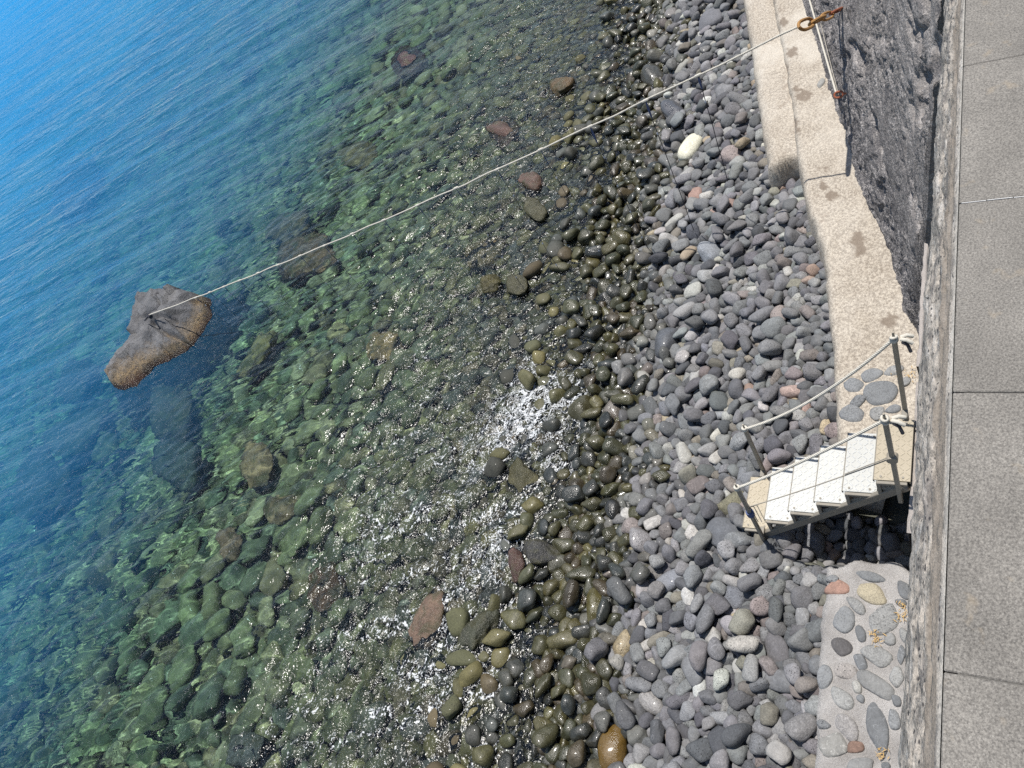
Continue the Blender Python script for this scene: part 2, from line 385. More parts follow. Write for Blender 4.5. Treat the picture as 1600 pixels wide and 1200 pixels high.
def stone_mat(name, src):
    m = NT(name); P_ = m.pos(); oc = m.objc()
    if src == 'OBJ':
        info = m.n('ObjectInfo'); colr, wetv = info.outputs['Color'], info.outputs['Alpha']
        sp = m.n('VectorMath', {0: P_, 1: m.n('CombineXYZ', {'X': m.math('MULTIPLY', info.outputs['Random'], 13.0)})}, operation='ADD').outputs[0]
        rnd = info.outputs['Random']
    else:
        a = m.n('Attribute', attribute_name='tone', attribute_type='GEOMETRY'); colr, wetv = a.outputs['Color'], a.outputs['Alpha']
        rnd = m.attr('rnd', out='Fac')
        sp = m.n('VectorMath', {0: P_, 1: m.n('CombineXYZ', {'X': m.math('MULTIPLY', rnd, 13.0)})}, operation='ADD').outputs[0]
    big = m.noise(sp, 9, 3); fine = m.noise(sp, 120, 3, .7); mid = m.noise(sp, 32, 4, .6)
    f = m.math('ADD', m.math('MULTIPLY', big, .55), m.math('ADD', m.math('MULTIPLY', mid, .5), m.math('MULTIPLY', fine, .42)))
    c = m.mix(1, colr, m.ramp(f, [(.45, .62), (.72, 1.0), (1.0, 1.45)]), 'MULTIPLY')
    # pale mineral specks on part of the stones, dark pits on others
    spk = m.math('GREATER_THAN', m.voro(sp, 70), m.math('MULTIPLY_ADD', rnd, .5, .38))
    vein = m.ramp(m.noise(sp, 7, 5, .6, 1.6), [(.485, 0), (.5, 1), (.515, 0)])
    few = m.math('LESS_THAN', m.math('FRACT', m.math('MULTIPLY', rnd, 17.3)), .24)
    c = m.mix(m.math('MULTIPLY', m.math('MULTIPLY', vein, few), .7), c, m.mix(1, colr, (2.4, 2.4, 2.4), 'MULTIPLY'))
    c = m.mix(m.math('MULTIPLY', spk, .35), c, m.mix(1, colr, (1.9, 1.9, 1.85), 'MULTIPLY'))
    pit = m.ramp(m.voro(sp, 38), [(.0, 1), (.17, 1), (.24, 0)])
    hole = m.math('MULTIPLY', pit, m.math('GREATER_THAN', m.math('FRACT', m.math('MULTIPLY', rnd, 7.7)), .72))
    c = m.mix(m.math('MULTIPLY', hole, .6), c, (.02, .02, .02))
    h = m.math('ADD', m.math('MULTIPLY', mid, .6), m.math('MULTIPLY', fine, .35))
    h = m.math('SUBTRACT', h, m.math('MULTIPLY', hole, .8))
    bp = m.bump(h, .7, .016)
    ro = m.math('MULTIPLY_ADD', wetv, -.56, .86)
    ro = m.math('ADD', ro, m.math('MULTIPLY', m.math('SUBTRACT', big, .5), m.math('MULTIPLY_ADD', wetv, .9, .25)))
    sh = m.pbsdf(Base_Color=c, Roughness=ro, Normal=bp, Specular_IOR_Level=.5, Coat_Weight=m.math('MULTIPLY', wetv, m.ramp(big, [(.36, .0), (.62, .6)])), Coat_Roughness=.10)
    return m.done(sh)
M_STONE_OBJ = stone_mat('stone_single', 'OBJ'); M_STONE = stone_mat('stone_mass', 'ATTR')

def stones_mesh(name, P, ax, ROT, tone, wet, sub, seed):
    g = np.random.default_rng(seed); m = len(P); pk = g.integers(0, NP_, m)
    V0 = np.stack(PROTO[sub]); F0 = ICO[sub][1]; nv = V0.shape[1]
    V = np.einsum('nij,nvj->nvi', ROT, V0[pk]*ax[:, None, :])+P[:, None, :]
    F = (F0[None]+(np.arange(m)*nv)[:, None, None]).reshape(-1, 3)
    tn = np.concatenate([tone, wet[:, None]], 1)
    return mesh_np(name, V.reshape(-1, 3), F, True, {'tone': np.repeat(tn, nv, 0), 'rnd': np.repeat(g.uniform(0, 1, m), nv)})

# which ones show largest: they become objects of their own
sx, sy, sf = pix(a_, s_, z_); inside = (sx > 2) & (sx < 1598) & (sy > 2) & (sy < 1198)
siz = S['ax'][:, 0]*S['ax'][:, 1]/sf**2*inside
dry = (t_ < .35)
def top(mask, k):
    q = np.where(mask, siz, 0); return np.argsort(-q)[:k]
idx_beach = top(dry, 300); idx_sea = top(~dry, 270)
single = np.zeros(n, bool); single[idx_beach] = True; single[idx_sea] = True
rest_b = np.nonzero(~single & (t_ < 1.2))[0]; rest_s = np.nonzero(~single & (t_ >= 1.2))[0]
ob = obj('cobbles', stones_mesh('cobbles', np.concatenate([S['P'][rest_b], UP]), np.concatenate([S['ax'][rest_b], ur[:, None]*np.array([[1.2, 1.0, .8]])]), np.concatenate([ROT[rest_b], UROT]),
        np.concatenate([ct[rest_b], cu]), np.concatenate([wet[rest_b], uw]), 3, 5), M_STONE)
tag(ob, 'mass of smaller rounded grey and wet olive cobbles filling the whole beach', 'cobbles', kind='stuff')
obs = obj('submerged_stones', stones_mesh('submerged_stones', S['P'][rest_s], S['ax'][rest_s], ROT[rest_s], ct[rest_s], wet[rest_s], 2, 6), M_STONE)
tag(obs, 'mass of rounded greenish stones covering the sea bed', 'stones', kind='stuff')
PM = [mesh_np('cobble_%d' % k, PROTO[3][k], ICO[3][1]) for k in range(NP_)]
for me in PM: me.materials.append(M_STONE_OBJ)
SINGLES = []
def single_stone(name, p, ax, rot, tone, wetv, k):
    o = bpy.data.objects.new(name, PM[k % NP_]); COL.objects.link(o)
    M = Matrix(rot.tolist()).to_4x4() if not isinstance(rot, Matrix) else rot.to_4x4()
    o.matrix_world = Matrix.Translation(p) @ M @ Matrix.Diagonal((*ax, 1))
    o.color = (*[float(q) for q in tone], float(wetv)); return o
for j, i in enumerate(list(idx_beach)+list(idx_sea)):
    o = single_stone('cobble' if j < 300 else 'submerged_stone', Vector(S['P'][i]), S['ax'][i], ROT[i], ct[i], wet[i], int(rng.integers(0, NP_)))
    SINGLES.append((o, i, j < 300))

# ------------------------------------------------------------------ masonry
ZP = CAMZ-1.6                       # promenade level
base_px = ((1440, 545), (1432, 515), (1412, 487), (1402, 440), (1390, 395), (1377, 360), (1362, 337), (1335, 275), (1330, 237), (1312, 187), (1295, 137), (1280, 82), (1265, 37), (1252, 0), (1236, -60), (1205, -170), (1160, -330))
base_pt = [at(x, y, ZL_FAR) for x, y in base_px]
def wall_base(a):
    return np.interp(a, [p.x for p in base_pt], [p.y for p in base_pt], left=.60)
S_TOP = .02
def fbm(x, y, z=0.0, oct=4, seed=0):
    """cheap smooth value noise on arrays"""
    tot = 0; am = 1; x = np.asarray(x, float); y = np.asarray(y, float); z = np.zeros_like(x)+z
    for o in range(oct):
        def h(i, j, k):
            n = (i*374761393+j*668265263+k*2147483647+seed*97531) & 0xffffffff
            n = ((n ^ (n >> 13))*1274126177) & 0xffffffff
            return ((n ^ (n >> 16)) & 0xffff)/65535.0
        xi, yi, zi = np.floor(x).astype(np.int64), np.floor(y).astype(np.int64), np.floor(z).astype(np.int64)
        fx, fy, fz = x-xi, y-yi, z-zi; fx = fx*fx*(3-2*fx); fy = fy*fy*(3-2*fy); fz = fz*fz*(3-2*fz)
        r = 0
        for dx in (0, 1):
            for dy in (0, 1):
                wx = fx if dx else 1-fx; wy = fy if dy else 1-fy
                r = r+h(xi+dx, yi+dy, zi)*wx*wy
        tot = tot+am*(r-.5); am *= .5; x = x*2.03+7.1; y = y*2.03+3.7
    return tot
def wall_s(a, z):
    f = np.clip((z-ZL_FAR)/(ZP-.5-ZL_FAR), 0, 1)
    return wall_base(a)*(1-f)+S_TOP*f
def hit_wall(px, py):
    d = ray(px, py); t = .5/1200*2
    for i in range(4000):
        t = i*.00001+.002
        p = d*t; z = CAMZ+p[2]
        if z < ZP-.5 and p[1] <= 50 and float(wall_s(p[0], z)) >= p[1] and p[0] > 4.6: return Vector((p[0], p[1], z))
    return None

seawall = empty('seawall', (6, 0, 0)); tag(seawall, 'tall dark rough battered concrete sea wall with pale weathered top edge beside the paving', 'wall')
def child(name, me, mat, par):
    o = obj(name, me, mat); o.parent = par; o.matrix_parent_inverse = Matrix.Translation(-par.location); return o

def strip_mesh(name, A, cols, fn, attrs=None):
    """grid over A x cols, fn(a, c) -> (x, y, z)"""
    AA, CC = np.meshgrid(A, cols, indexing='ij'); X, Y, Z = fn(AA, CC)
    na, nc = AA.shape; i = (np.arange(na-1)[:, None]*nc+np.arange(nc-1)[None]).ravel()
    F = np.stack([i, i+nc, i+nc+1, i+1], 1)
    return mesh_np(name, np.stack([X, Y, Z], -1).reshape(-1, 3), F, True, attrs(AA, CC) if attrs else None)
# dark rough face
def face_fn(a, v):
    sb = wall_base(a)
    ratio = .0945+.0050*fbm(a*1.3, a*0, 0, 3, 44)+.003*fbm(a*7, a*0, 0, 2, 45)
    fr = np.where(sb > .76, (sb-ratio*7.6)/np.maximum(sb-.02-ratio*5.5, .05), .12); fr = np.clip(fr, .06, .95)
    zr = ZL_FAR+5.5*fr
    q = np.clip(v/.93, 0, 1); w = np.clip((v-.93)/.07, 0, 1)
    z = .4+(zr-.4)*q
    s = sb+(.02-sb)*np.clip((z-ZL_FAR)/5.5, 0, 1)
    board = np.round(fbm(a*.16, z*5.0, 0, 2, 3)*9)/9
    rough = np.clip(fbm(a*.9, z*1.3, 0, 3, 21)*2.2+.35+.5*np.clip((2.6-z)/1.2, 0, 1), 0, 1)
    grit = fbm(a*13, z*13, 0, 3, 12); grit2 = fbm(a*32, z*32, 0, 2, 14)
    void = np.clip(fbm(a*1.7, z*3.0, 0, 4, 9)-.24, 0, 1)
    line = np.clip(.035-np.abs(fbm(a*.3, z*4.0, 0, 2, 29)), 0, 1)
    fade = np.clip((z-1.35)/.25, 0, 1)*(1-.8*np.clip((4.9-a)/.3, 0, 1))
    d = (.030*board+.060*grit*rough+.030*grit2*(.25+rough)-.42*void-.8*line*.6)*(.35+.65*fade)
    top = np.clip((q-.93)/.07, 0, 1)
    return a, s+d*(1-top*.6)-w*.11, z+d*.25-w*1.3+.05*top*fbm(a*9, a*0, 0, 3, 47)
A = np.concatenate([np.arange(-3, 4.6, .2), np.arange(4.6, 15.5, .026), np.arange(15.55, 45, .25)])
face = child('wall_face', strip_mesh('wall_face', A, np.linspace(0, 1, 290), face_fn), None, seawall)
m = NT('wall_dark'); p = m.pos()
q = m.mapping(p, (1, 1, 1)); grain = m.voro(p, 26); g2 = m.noise(p, 55, 3, .7); big = m.noise(p, 1.3, 5, .65)
lay = m.noise(m.mapping(p, (.5, 3.0, 3.0)), 3.0, 4, .6)
c = m.mix(m.ramp(big, [(.38, 0), (.66, 1)]), (.195, .178, .168), (.285, .262, .245))
c = m.mix(m.ramp(lay, [(.38, .5), (.52, 0)]), c, (.11, .105, .11)); c = m.mix(m.math('MULTIPLY', m.ramp(m.math('DIVIDE', m.sep(p)[2], 6), [(.30, 1), (.52, 0)]), m.ramp(g2, [(.45, .85), (.62, .3)])), c, (.07, .068, .075))
streak = m.ramp(m.noise(m.mapping(p, (.22, 4.5, 4.5)), 3.4, 4, .65), [(.54, 0), (.62, .75)])
c = m.mix(m.math('MULTIPLY', streak, m.ramp(g2, [(.38, .2), (.55, 1)])), c, (.44, .405, .38))
crust = m.math('MULTIPLY', m.ramp(g2, [(.50, 0), (.62, 1)]), m.ramp(m.noise(p, 5.5, 3, .6), [(.42, .1), (.62, 1)]))
c = m.mix(m.math('MULTIPLY', crust, .85), c, (.54, .50, .47))
c = m.mix(m.ramp(m.noise(p, 12, 4, .7), [(.56, 0), (.7, .55)]), c, (.05, .05, .058))
M_WALL = m.done(m.pbsdf(Base_Color=c, Roughness=.92, Normal=m.bump(m.math('ADD', m.math('MULTIPLY', g2, .8), m.math('MULTIPLY', grain, .6)), .9, .03)))
face.data.materials.append(M_WALL)

# pale weathered top edge (coping)
prof = [(.0835, -.006), (.088, -.010), (.095, -.020), (.104, -.034), (.114, -.055), (.126, -.085), (.138, -.120), (.148, -.165), (.156, -.22), (.162, -.29), (.164, -.36), (.160, -.44), (.150, -.50), (.10, -.53), (.03, -.54), (-.05, -.54)]
pc = np.linspace(0, 1, len(prof)); ps = np.array([q[0] for q in prof]); pz = np.array([q[1] for q in prof])
def cop_fn(a, c):
    s = np.interp(c, pc, ps); z = np.interp(c, pc, pz)
    k = np.clip((c-.13)/.10, 0, 1)
    bul = .014*np.exp(-((a-.95)/.55)**2)+.004*np.exp(-((a-2.0)/.2)**2)
    n1 = fbm(a*7, c*26, 0, 4, 31); n2 = fbm(a*34, c*60, 0, 3, 33); n3 = fbm(a*2.2, c*3, 0, 3, 37)
    pit = np.clip(fbm(a*16, c*38, 0, 2, 39)-.13, 0, 1)
    d = k*(.012*n1+.007*n2+.010*n3-.028*pit)+bul*np.clip((c-.2)*2, 0, 1)
    return a, s+d*.8, ZP+z+d*.75
A = np.concatenate([np.arange(-2.5, .2, .05), np.arange(.2, 4.2, .0055), np.arange(4.2, 9, .03), np.arange(9, 45, .4)])
cop = child('coping', strip_mesh('coping', A, np.linspace(0, 1, 62), cop_fn, lambda a, c: {'across': c.ravel()}), None, seawall)
cop['label'] = 'pale pitted weathered concrete edge with a smooth brown strip'
m = NT('coping_concrete'); p = m.pos(); ac = m.attr('across', out='Fac')
st = m.mapping(p, (.55, 1, 1)); n1 = m.noise(st, 60, 4, .7); n2 = m.noise(m.mapping(p, (.16, 1, 1)), 34, 4, .6); n3 = m.noise(p, 190, 3, .7)
c = m.mix(m.ramp(n1, [(.36, 0), (.56, 1)]), (.165, .15, .13), (.455, .405, .345))
c = m.mix(m.ramp(n2, [(.52, 0), (.60, .7)]), c, (.125, .115, .11))
c = m.mix(m.ramp(m.noise(m.mapping(p, (.3, 1, 1)), 25, 3, .7), [(.55, 0), (.64, .8)]), c, (.54, .50, .45))
c = m.mix(m.ramp(m.voro(m.mapping(p, (.5, 1, 1)), 95), [(.14, .95), (.30, 0)]), c, (.035, .033, .035))
wob = m.math('MULTIPLY_ADD', m.noise(m.mapping(p, (.3, .3, .3)), 9, 3), .16, -.08)
brown = m.ramp(m.math('ADD', ac, wob), [(.115, 0), (.125, 1), (.245, 1), (.27, 0)])
bc = m.mix(m.noise(m.mapping(p, (.2, 1, 1)), 50, 4), (.15, .125, .10), (.27, .235, .195))
c = m.mix(m.math('MULTIPLY', brown, .85), c, bc)
c = m.mix(m.ramp(ac, [(.0, .75), (.06, .5), (.10, 0)]), c, (.40, .38, .34))
c = m.mix(1, c, m.ramp(n3, [(.3, .72), (.7, 1.2)]), 'MULTIPLY')
hh = m.math('ADD', m.math('MULTIPLY', n1, .5), m.math('MULTIPLY', n3, .5))
M_COP = m.done(m.pbsdf(Base_Color=c, Roughness=.93, Normal=m.bump(hh, .8, .008)))
cop.data.materials.append(M_COP)

# narrow low parapet with a slot behind it, and the landing at the head of the stairs
def lump_box(name, a0, a1, s0, s1, z0, z1, step, amp, seed):
    na = max(int((a1-a0)/step), 2); nsz = max(int((s1-s0)/step), 2)
    A_ = np.linspace(a0, a1, na); ring = []
    sec = [(s0, z0)]+[(s0, z) for z in np.linspace(z0, z1, 12)[1:-1]]+[(s, z1) for s in np.linspace(s0, s1, nsz+1)]+[(s1, z) for z in np.linspace(z1, z0, 12)[1:-1]]+[(s1, z0)]
    C_ = np.arange(len(sec)); sy_ = np.array([q[0] for q in sec]); sz_ = np.array([q[1] for q in sec])
    def fn(a, c):
        c = c.astype(int); s = sy_[c].copy(); z = sz_[c].copy()
        n = fbm(a*6+seed, c*.7, 0, 3, seed)+.5*fbm(a*25, c*1.7, 0, 2, seed+1)
        return a, s+n*amp*np.where(s < (s0+s1)/2, -1, 1), z+n*amp*.6
    me = strip_mesh(name, A_, C_, fn)
    return me
m = NT('pale_concrete'); p = m.pos(); n1 = m.noise(p, 4, 4, .6); n3 = m.noise(p, 90, 3, .7)
c = m.mix(n1, (.30, .265, .24), (.46, .42, .385)); c = m.mix(1, c, m.ramp(n3, [(.3, .7), (.7, 1.15)]), 'MULTIPLY')
M_PALE = m.done(m.pbsdf(Base_Color=c, Roughness=.92, Normal=m.bump(n3, .5, .008)))
child('parapet', lump_box('parapet', 4.40, 7.3, .572, .607, 1.0, 2.70, .03, .018, 5), M_PALE, seawall)['label'] = 'thin pale upstand with a dark slot behind it'
child('landing', lump_box('landing', 3.05, 4.62, -.25, .655, .6, 2.13, .06, .012, 8), M_PALE, seawall)['label'] = 'narrow pale landing at the head of the stairs'

# promenade paving
joint = [at(1493, 1052, ZP).x, at(1491, 612, ZP).x, at(1497, 318, ZP).x, at(1500, 105, ZP).x]
stp = (joint[3]-joint[0])/3
edges = [joint[0]-stp*k for k in (4, 3, 2, 1)]+joint+[joint[3]+stp*k for k in range(1, 60)]
mb = MB(); rnd = random.Random(4)
for r_, (sa, sb) in enumerate(((.0815, -.74), (-.745, -1.56), (-1.565, -2.38), (-2.385, -3.2))):
    for i in range(len(edges)-1):
        gp = (.0014, .0006, .0010, .0008)[i % 4] if r_ == 0 else .002
        e0, e1 = edges[i]+gp, edges[i+1]-gp; dz = rnd.uniform(-.0015, .0015)
        mb.box(((e0+e1)/2, (sa+sb)/2, ZP-.04+dz), (e1-e0, abs(sa-sb), .08), None, .0022)
m = NT('paving'); p = m.pos(); n1 = m.noise(p, 210, 4, .75); n2 = m.noise(p, 480, 2, .7); n3 = m.noise(p, 5, 4, .6); v = m.voro(p, 150)
c = m.mix(m.ramp(n1, [(.34, 0), (.66, 1)]), (.104, .095, .084), (.298, .275, .239))
c = m.mix(m.ramp(v, [(.05, .55), (.3, 0)]), c, (.38, .355, .315))
c = m.mix(m.ramp(n2, [(.58, 0), (.7, .7)]), c, (.06, .058, .055))
c = m.mix(1, c, m.ramp(n3, [(.3, .80), (.7, 1.14)]), 'MULTIPLY')
c = m.mix(m.ramp(m.noise(p, 2.3, 5, .7, .5), [(.52, 0), (.68, .4)]), c, (.13, .12, .105))
c = m.mix(m.ramp(m.noise(p, 17, 3), [(.62, 0), (.72, .3)]), c, (.38, .30, .2))
M_PAVE = m.done(m.pbsdf(Base_Color=c, Roughness=.9, Normal=m.bump(n1, .55, .003)))
prom = mb.build('promenade', M_PAVE, smooth=False); tag(prom, kind='structure')
mb = MB(); j2 = joint[2]
for k in range(5): mb.box((j2+.0006*math.sin(k*2), .050-.055*k, ZP-.0005), (.0022, .053, .003), None, .0006)
m = NT('lime_joint'); M_LIME = m.done(m.pbsdf(Base_Color=(.72, .70, .66), Roughness=.9)); tag(mb.build('promenade_joint', M_LIME, smooth=False), kind='structure')
mb = MB(); mb.box((16, -1.6, ZP-.1845), (44, 3.32, .36)); bedm = NT('mortar'); mp = bedm.pos()
M_MORT = bedm.done(bedm.pbsdf(Base_Color=bedm.mix(bedm.noise(mp, 6, 3), (.05, .048, .045), (.20, .19, .17)), Roughness=.95))
tag(mb.build('promenade_base', M_MORT, smooth=False), kind='structure')

# ------------------------------------------------------------------ ledges
def ledge_mesh(name, A, smin, edge, zt, rad, aend=None, aend_dir=1, step=.03, seed=0, amp=1.0, smax_extra=.03):
    smax = max(float(edge(q)) for q in A)+smax_extra
    Sx = np.arange(smin, smax, step)
    def zf(a, s):
        e = edge(a)+.03*fbm(a*5, a*0, 0, 3, seed+3)
        d = e-s
        if aend is not None: d = np.minimum(d, (aend(s)-a)*aend_dir)
        r = rad
        k = np.clip(d/r, 0, 1)
        z = zt-r+r*np.sqrt(np.clip(1-(1-k)**2, 0, 1))
        z = np.where(d < 0, zt-r+d*14, z)
        n = .020*fbm(a*1.6, s*1.6, 0, 3, seed)+.010*fbm(a*9, s*9, 0, 3, seed+1)+.006*fbm(a*30, s*30, 0, 2, seed+2)
        return np.maximum(z+n*amp, zt-1.4)
    me = grid_mesh(name, A, Sx, zf)
    return me, zf
def axis(lo, hi, fine_hi, d, grow):
    v = [lo]; st = d
    while v[-1] < hi:
        if v[-1] > fine_hi: st *= grow
        v.append(v[-1]+st)
    return np.array(v)
def grid_mesh(name, A, Sx, Z, attrs=None):
    na, ns = len(A), len(Sx)
    AA, SS = np.meshgrid(A, Sx, indexing='ij')
    V = np.stack([AA, SS, Z(AA, SS)], -1).reshape(-1, 3)
    i = (np.arange(na-1)[:, None]*ns+np.arange(ns-1)[None]).ravel()
    F = np.stack([i, i+ns, i+ns+1, i+1], 1)
    return mesh_np(name, V, F, True, attrs)
nx, ny = [p.x for p in near_edge], [p.y for p in near_edge]
fx, fy = [p.x for p in far_edge], [p.y for p in far_edge]
A_END = near_edge[-1].x
me, z_near = ledge_mesh('cobbled_ledge', np.arange(-1.2, A_END+.12, .028), -.1, lambda a: np.interp(a, nx, ny), ZL_NEAR, .085,
        lambda s: A_END+.02+.05*np.sin(s*7+1)+.03*np.sin(s*17), 1, .028, 41)
m = NT('mortar_pale'); p = m.pos(); n1 = m.noise(p, 3, 5, .6); n2 = m.noise(p, 40, 4, .7); n3 = m.noise(p, 120, 3, .7)
c = m.mix(m.ramp(n1, [(.35, 0), (.65, 1)]), (.38, .358, .338), (.57, .545, .52))
c = m.mix(m.ramp(n2, [(.55, 0), (.72, .55)]), c, (.27, .25, .235)); c = m.mix(1, c, m.ramp(n3, [(.25, .74), (.7, 1.1)]), 'MULTIPLY')
c = m.mix(m.ramp(m.voro(p, 30), [(.06, .8), (.12, 0)]), c, (.13, .12, .115))
M_MORTAR = m.done(m.pbsdf(Base_Color=c, Roughness=.93, Normal=m.bump(m.math('ADD', n2, n3), 1.0, .018)))
nl = empty('cobbled_ledge', (1.5, 1, ZL_NEAR)); tag(nl, 'pale mortar ledge set with rounded stones at the foot of the wall, lower right', 'ledge')
child('mortar_bed', me, M_MORTAR, nl)
me, z_far = ledge_mesh('concrete_ledge', np.concatenate([np.arange(fx[0]-.15, 15, .03), np.arange(15, 40, .2)]), .2, lambda a: np.interp(a, fx, fy), ZL_FAR, .10, lambda s: fx[0]-.1+.06*np.sin(s*6), -1, .03, 51)
m = NT('ledge_concrete'); p = m.pos(); x, y, z = m.sep(p)[:3]
n1 = m.noise(p, 1.4, 5, .6, .4); n2 = m.noise(p, 34, 4, .75); n3 = m.noise(p, 85, 3, .75)
c = m.mix(m.ramp(n1, [(.36, 0), (.62, 1)]), (.40, .335, .255), (.56, .495, .405))
smooth = m.ramp(m.noise(p, .9, 4, .55), [(.46, 0), (.60, 1)]); farm = m.ramp(m.math('DIVIDE', x, 16), [(.44, 0), (.56, 1)])
c = m.mix(m.math('MULTIPLY', smooth, m.math('MULTIPLY', farm, .75)), c, (.62, .57, .49))
gr = m.mix(m.ramp(n2, [(.40, 0), (.5, .5), (.60, 1)]), (.16, .135, .115), (.62, .56, .47))
c = m.mix(m.math('SUBTRACT', .55, m.math('MULTIPLY', m.math('MULTIPLY', smooth, farm), .33)), c, gr)
c = m.mix(m.ramp(m.voro(p, 42), [(.10, .8), (.2, 0)]), c, (.15, .13, .115))
stn = m.ramp(m.noise(p, 3.4, 4, .6), [(.655, 0), (.675, 1)])
c = m.mix(m.math('MULTIPLY', stn, .35), c, (.25, .195, .15)); c = m.mix(m.math('MULTIPLY', m.attr('stain', out='Fac'), .85), c, (.21, .165, .125))
c = m.mix(1, c, m.ramp(n3, [(.28, .70), (.7, 1.15)]), 'MULTIPLY')
M_LEDGE = m.done(m.pbsdf(Base_Color=c, Roughness=.92, Normal=m.bump(m.math('ADD', n2, m.math('MULTIPLY', n3, .6)), .7, .014)))
fl = empty('concrete_ledge', (7, 1.5, ZL_FAR)); tag(fl, 'long beige exposed aggregate concrete ledge along the foot of the dark wall', 'ledge')
vv = np.zeros(len(me.vertices)*3, np.float32); me.vertices.foreach_get('co', vv); vv = vv.reshape(-1, 3); sa_ = np.zeros(len(vv))
vx, vy, _ = pix(vv[:, 0], vv[:, 1], vv[:, 2]); nz_ = fbm(vv[:, 0]*14, vv[:, 1]*14, 0, 3, 77)
for cx_, cy__, rx_, ry_ in ((1223, 120, 8, 13), (1254, 148, 10, 7), (1239, 80, 8, 8), (1200, 52, 7, 8), (1207, 68, 9, 6), (1289, 262, 8, 6), (1288, 292, 5, 8), (1298, 305, 9, 6), (1241, 197, 9, 8), (1224, 35, 5, 5), (1243, 140, 6, 5), (1390, 500, 14, 8), (1340, 380, 10, 14)):
    sa_ = np.maximum(sa_, np.clip((1.15-np.hypot((vx-cx_)/rx_, (vy-cy__)/ry_)+nz_*1.3)*4, 0, 1))
at_ = me.attributes.new('stain', 'FLOAT', 'POINT'); at_.data.foreach_set('value', sa_.astype(np.float32))
child('concrete_top', me, M_LEDGE, fl)
hx, hy = [p.x for p in shelf_edge], [p.y for p in shelf_edge]
me, z_shelf = ledge_mesh('shelf', np.concatenate([np.arange(hx[0]-.2, 15, .03), np.arange(15, 40, .2)]), 1.0, lambda a: np.interp(a, hx, hy), ZL_SHELF, .16, lambda s: hx[0]-.03+.09*np.sin(s*4)+.05*np.sin(s*13), -1, .03, 57, 1.6)
child('shelf', me, M_LEDGE, fl)['label'] = 'lower crumbling outer shelf of the ledge'

# stones set into the mortar
def set_stone(par, px, py, L, W, yaw, z, colr, seed, zfun=None, label=None):
    p = at(px, py, z); cy_, sy_ = math.cos(R(yaw)), math.sin(R(yaw))
    e1 = at(px+cy_*L/2, py+sy_*L/2, z)-p; e2 = at(px-sy_*W/2, py+cy_*W/2, z)-p
    la, lw = e1.length*1.06, e2.length*1.06
    v = pebble(seed, 3, 13, 7, .02, .82, 1.08); h = .055
    v = v*np.array([la, lw, h]); v[:, 2] = np.minimum(v[:, 2], h*.5+.18*v[:, 2])
    me = mesh_np('embedded_stone', v, ICO[3][1]); me.materials.append(M_STONE_OBJ)
    o = bpy.data.objects.new('embedded_stone', me); COL.objects.link(o); o.parent = par; o.matrix_parent_inverse = Matrix.Translation(-par.location)
    o.location = (p.x, p.y, (zfun(np.array([[p.x]]), np.array([[p.y]]))[0, 0] if zfun else z)-h*.22); o.rotation_euler = (0, 0, math.atan2(e1.y, e1.x)); o.color = (*colr, 0)
    if label: o['label'] = label
    return o
GR = [(.17, .175, .18), (.21, .21, .205), (.14, .145, .15), (.24, .235, .22)]
emb = [(435, 75, 150, 100, -10, (.30, .185, .145), 'rounded orange stone set in the mortar'), (650, 115, 215, 110, 25, (.29, .255, .185), 'yellow stained flat stone set in the mortar'), (840, 80, 85, 105, 0, 2, None), (548, 180, 135, 75, 38, 1, None), (475, 280, 135, 150, 0, 0, None),
       (725, 270, 205, 165, 0, 1, None), (580, 360, 75, 80, 0, 2, None), (455, 442, 135, 105, 15, (.09, .085, .085), 'dark pitted stone set in the mortar'), (682, 497, 200, 115, 32, 1, None), (830, 500, 110, 50, 100, 2, None),
       (580, 550, 100, 72, 70, 2, None), (482, 590, 130, 95, 40, (.27, .25, .235), None), (355, 635, 140, 98, 100, 0, None), (552, 697, 90, 58, 80, 3, None), (690, 688, 230, 112, 38, 1, None), (805, 637, 105, 98, 40, 1, None),
       (466, 770, 180, 108, 40, 1, None), (580, 768, 56, 60, 0, 2, None), (805, 790, 66, 70, 0, 2, None), (684, 942, 345, 135, 80, 2, 'long pointed dark slate stone set in the mortar'), (790, 902, 130, 76, 82, 0, None),
       (345, 930, 88, 55, 5, 2, None), (487, 935, 165, 138, 60, (.215, .205, .20), None), (405, 1060, 175, 150, 60, 3, None), (543, 1070, 115, 75, 0, (.17, .11, .085), 'small brown stone set in the mortar'), (570, 1185, 185, 95, 0, 1, None),
       (850, 372, 60, 90, 0, 1, None), (762, 405, 85, 70, -30, 1, None), (828, 168, 72, 48, 10, 2, None), (735, 1190, 62, 50, 0, 2, None), (400, 22, 85, 50, 0, 0, None), (640, 5, 190, 62, 8, 2, None)]
for k, (x_, y_, L, W, yw, cc, lab) in enumerate(emb):
    set_stone(nl, 1200+x_/4, 900+y_/4, L/4, W/4, yw, ZL_NEAR, GR[cc] if isinstance(cc, int) else cc, 900+k, z_near, label=lab)
emb2 = [(935, 495, 112, 90, 10, 0), (1105, 535, 205, 170, 0, 2), (1040, 425, 120, 80, -20, 0), (958, 588, 110, 66, -20, 2), (925, 672, 150, 100, 20, 0), (1082, 660, 92, 78, 0, 1), (1182, 402, 100, 66, 0, 1), (1248, 470, 70, 60, 0, 1), (1180, 640, 90, 60, 0, 0)]
for k, (x_, y_, L, W, yw, cc) in enumerate(emb2):
    set_stone(fl, 1100+x_/4, 480+y_/4, L/4, W/4, yw, ZL_FAR, GR[cc], 960+k, z_far)
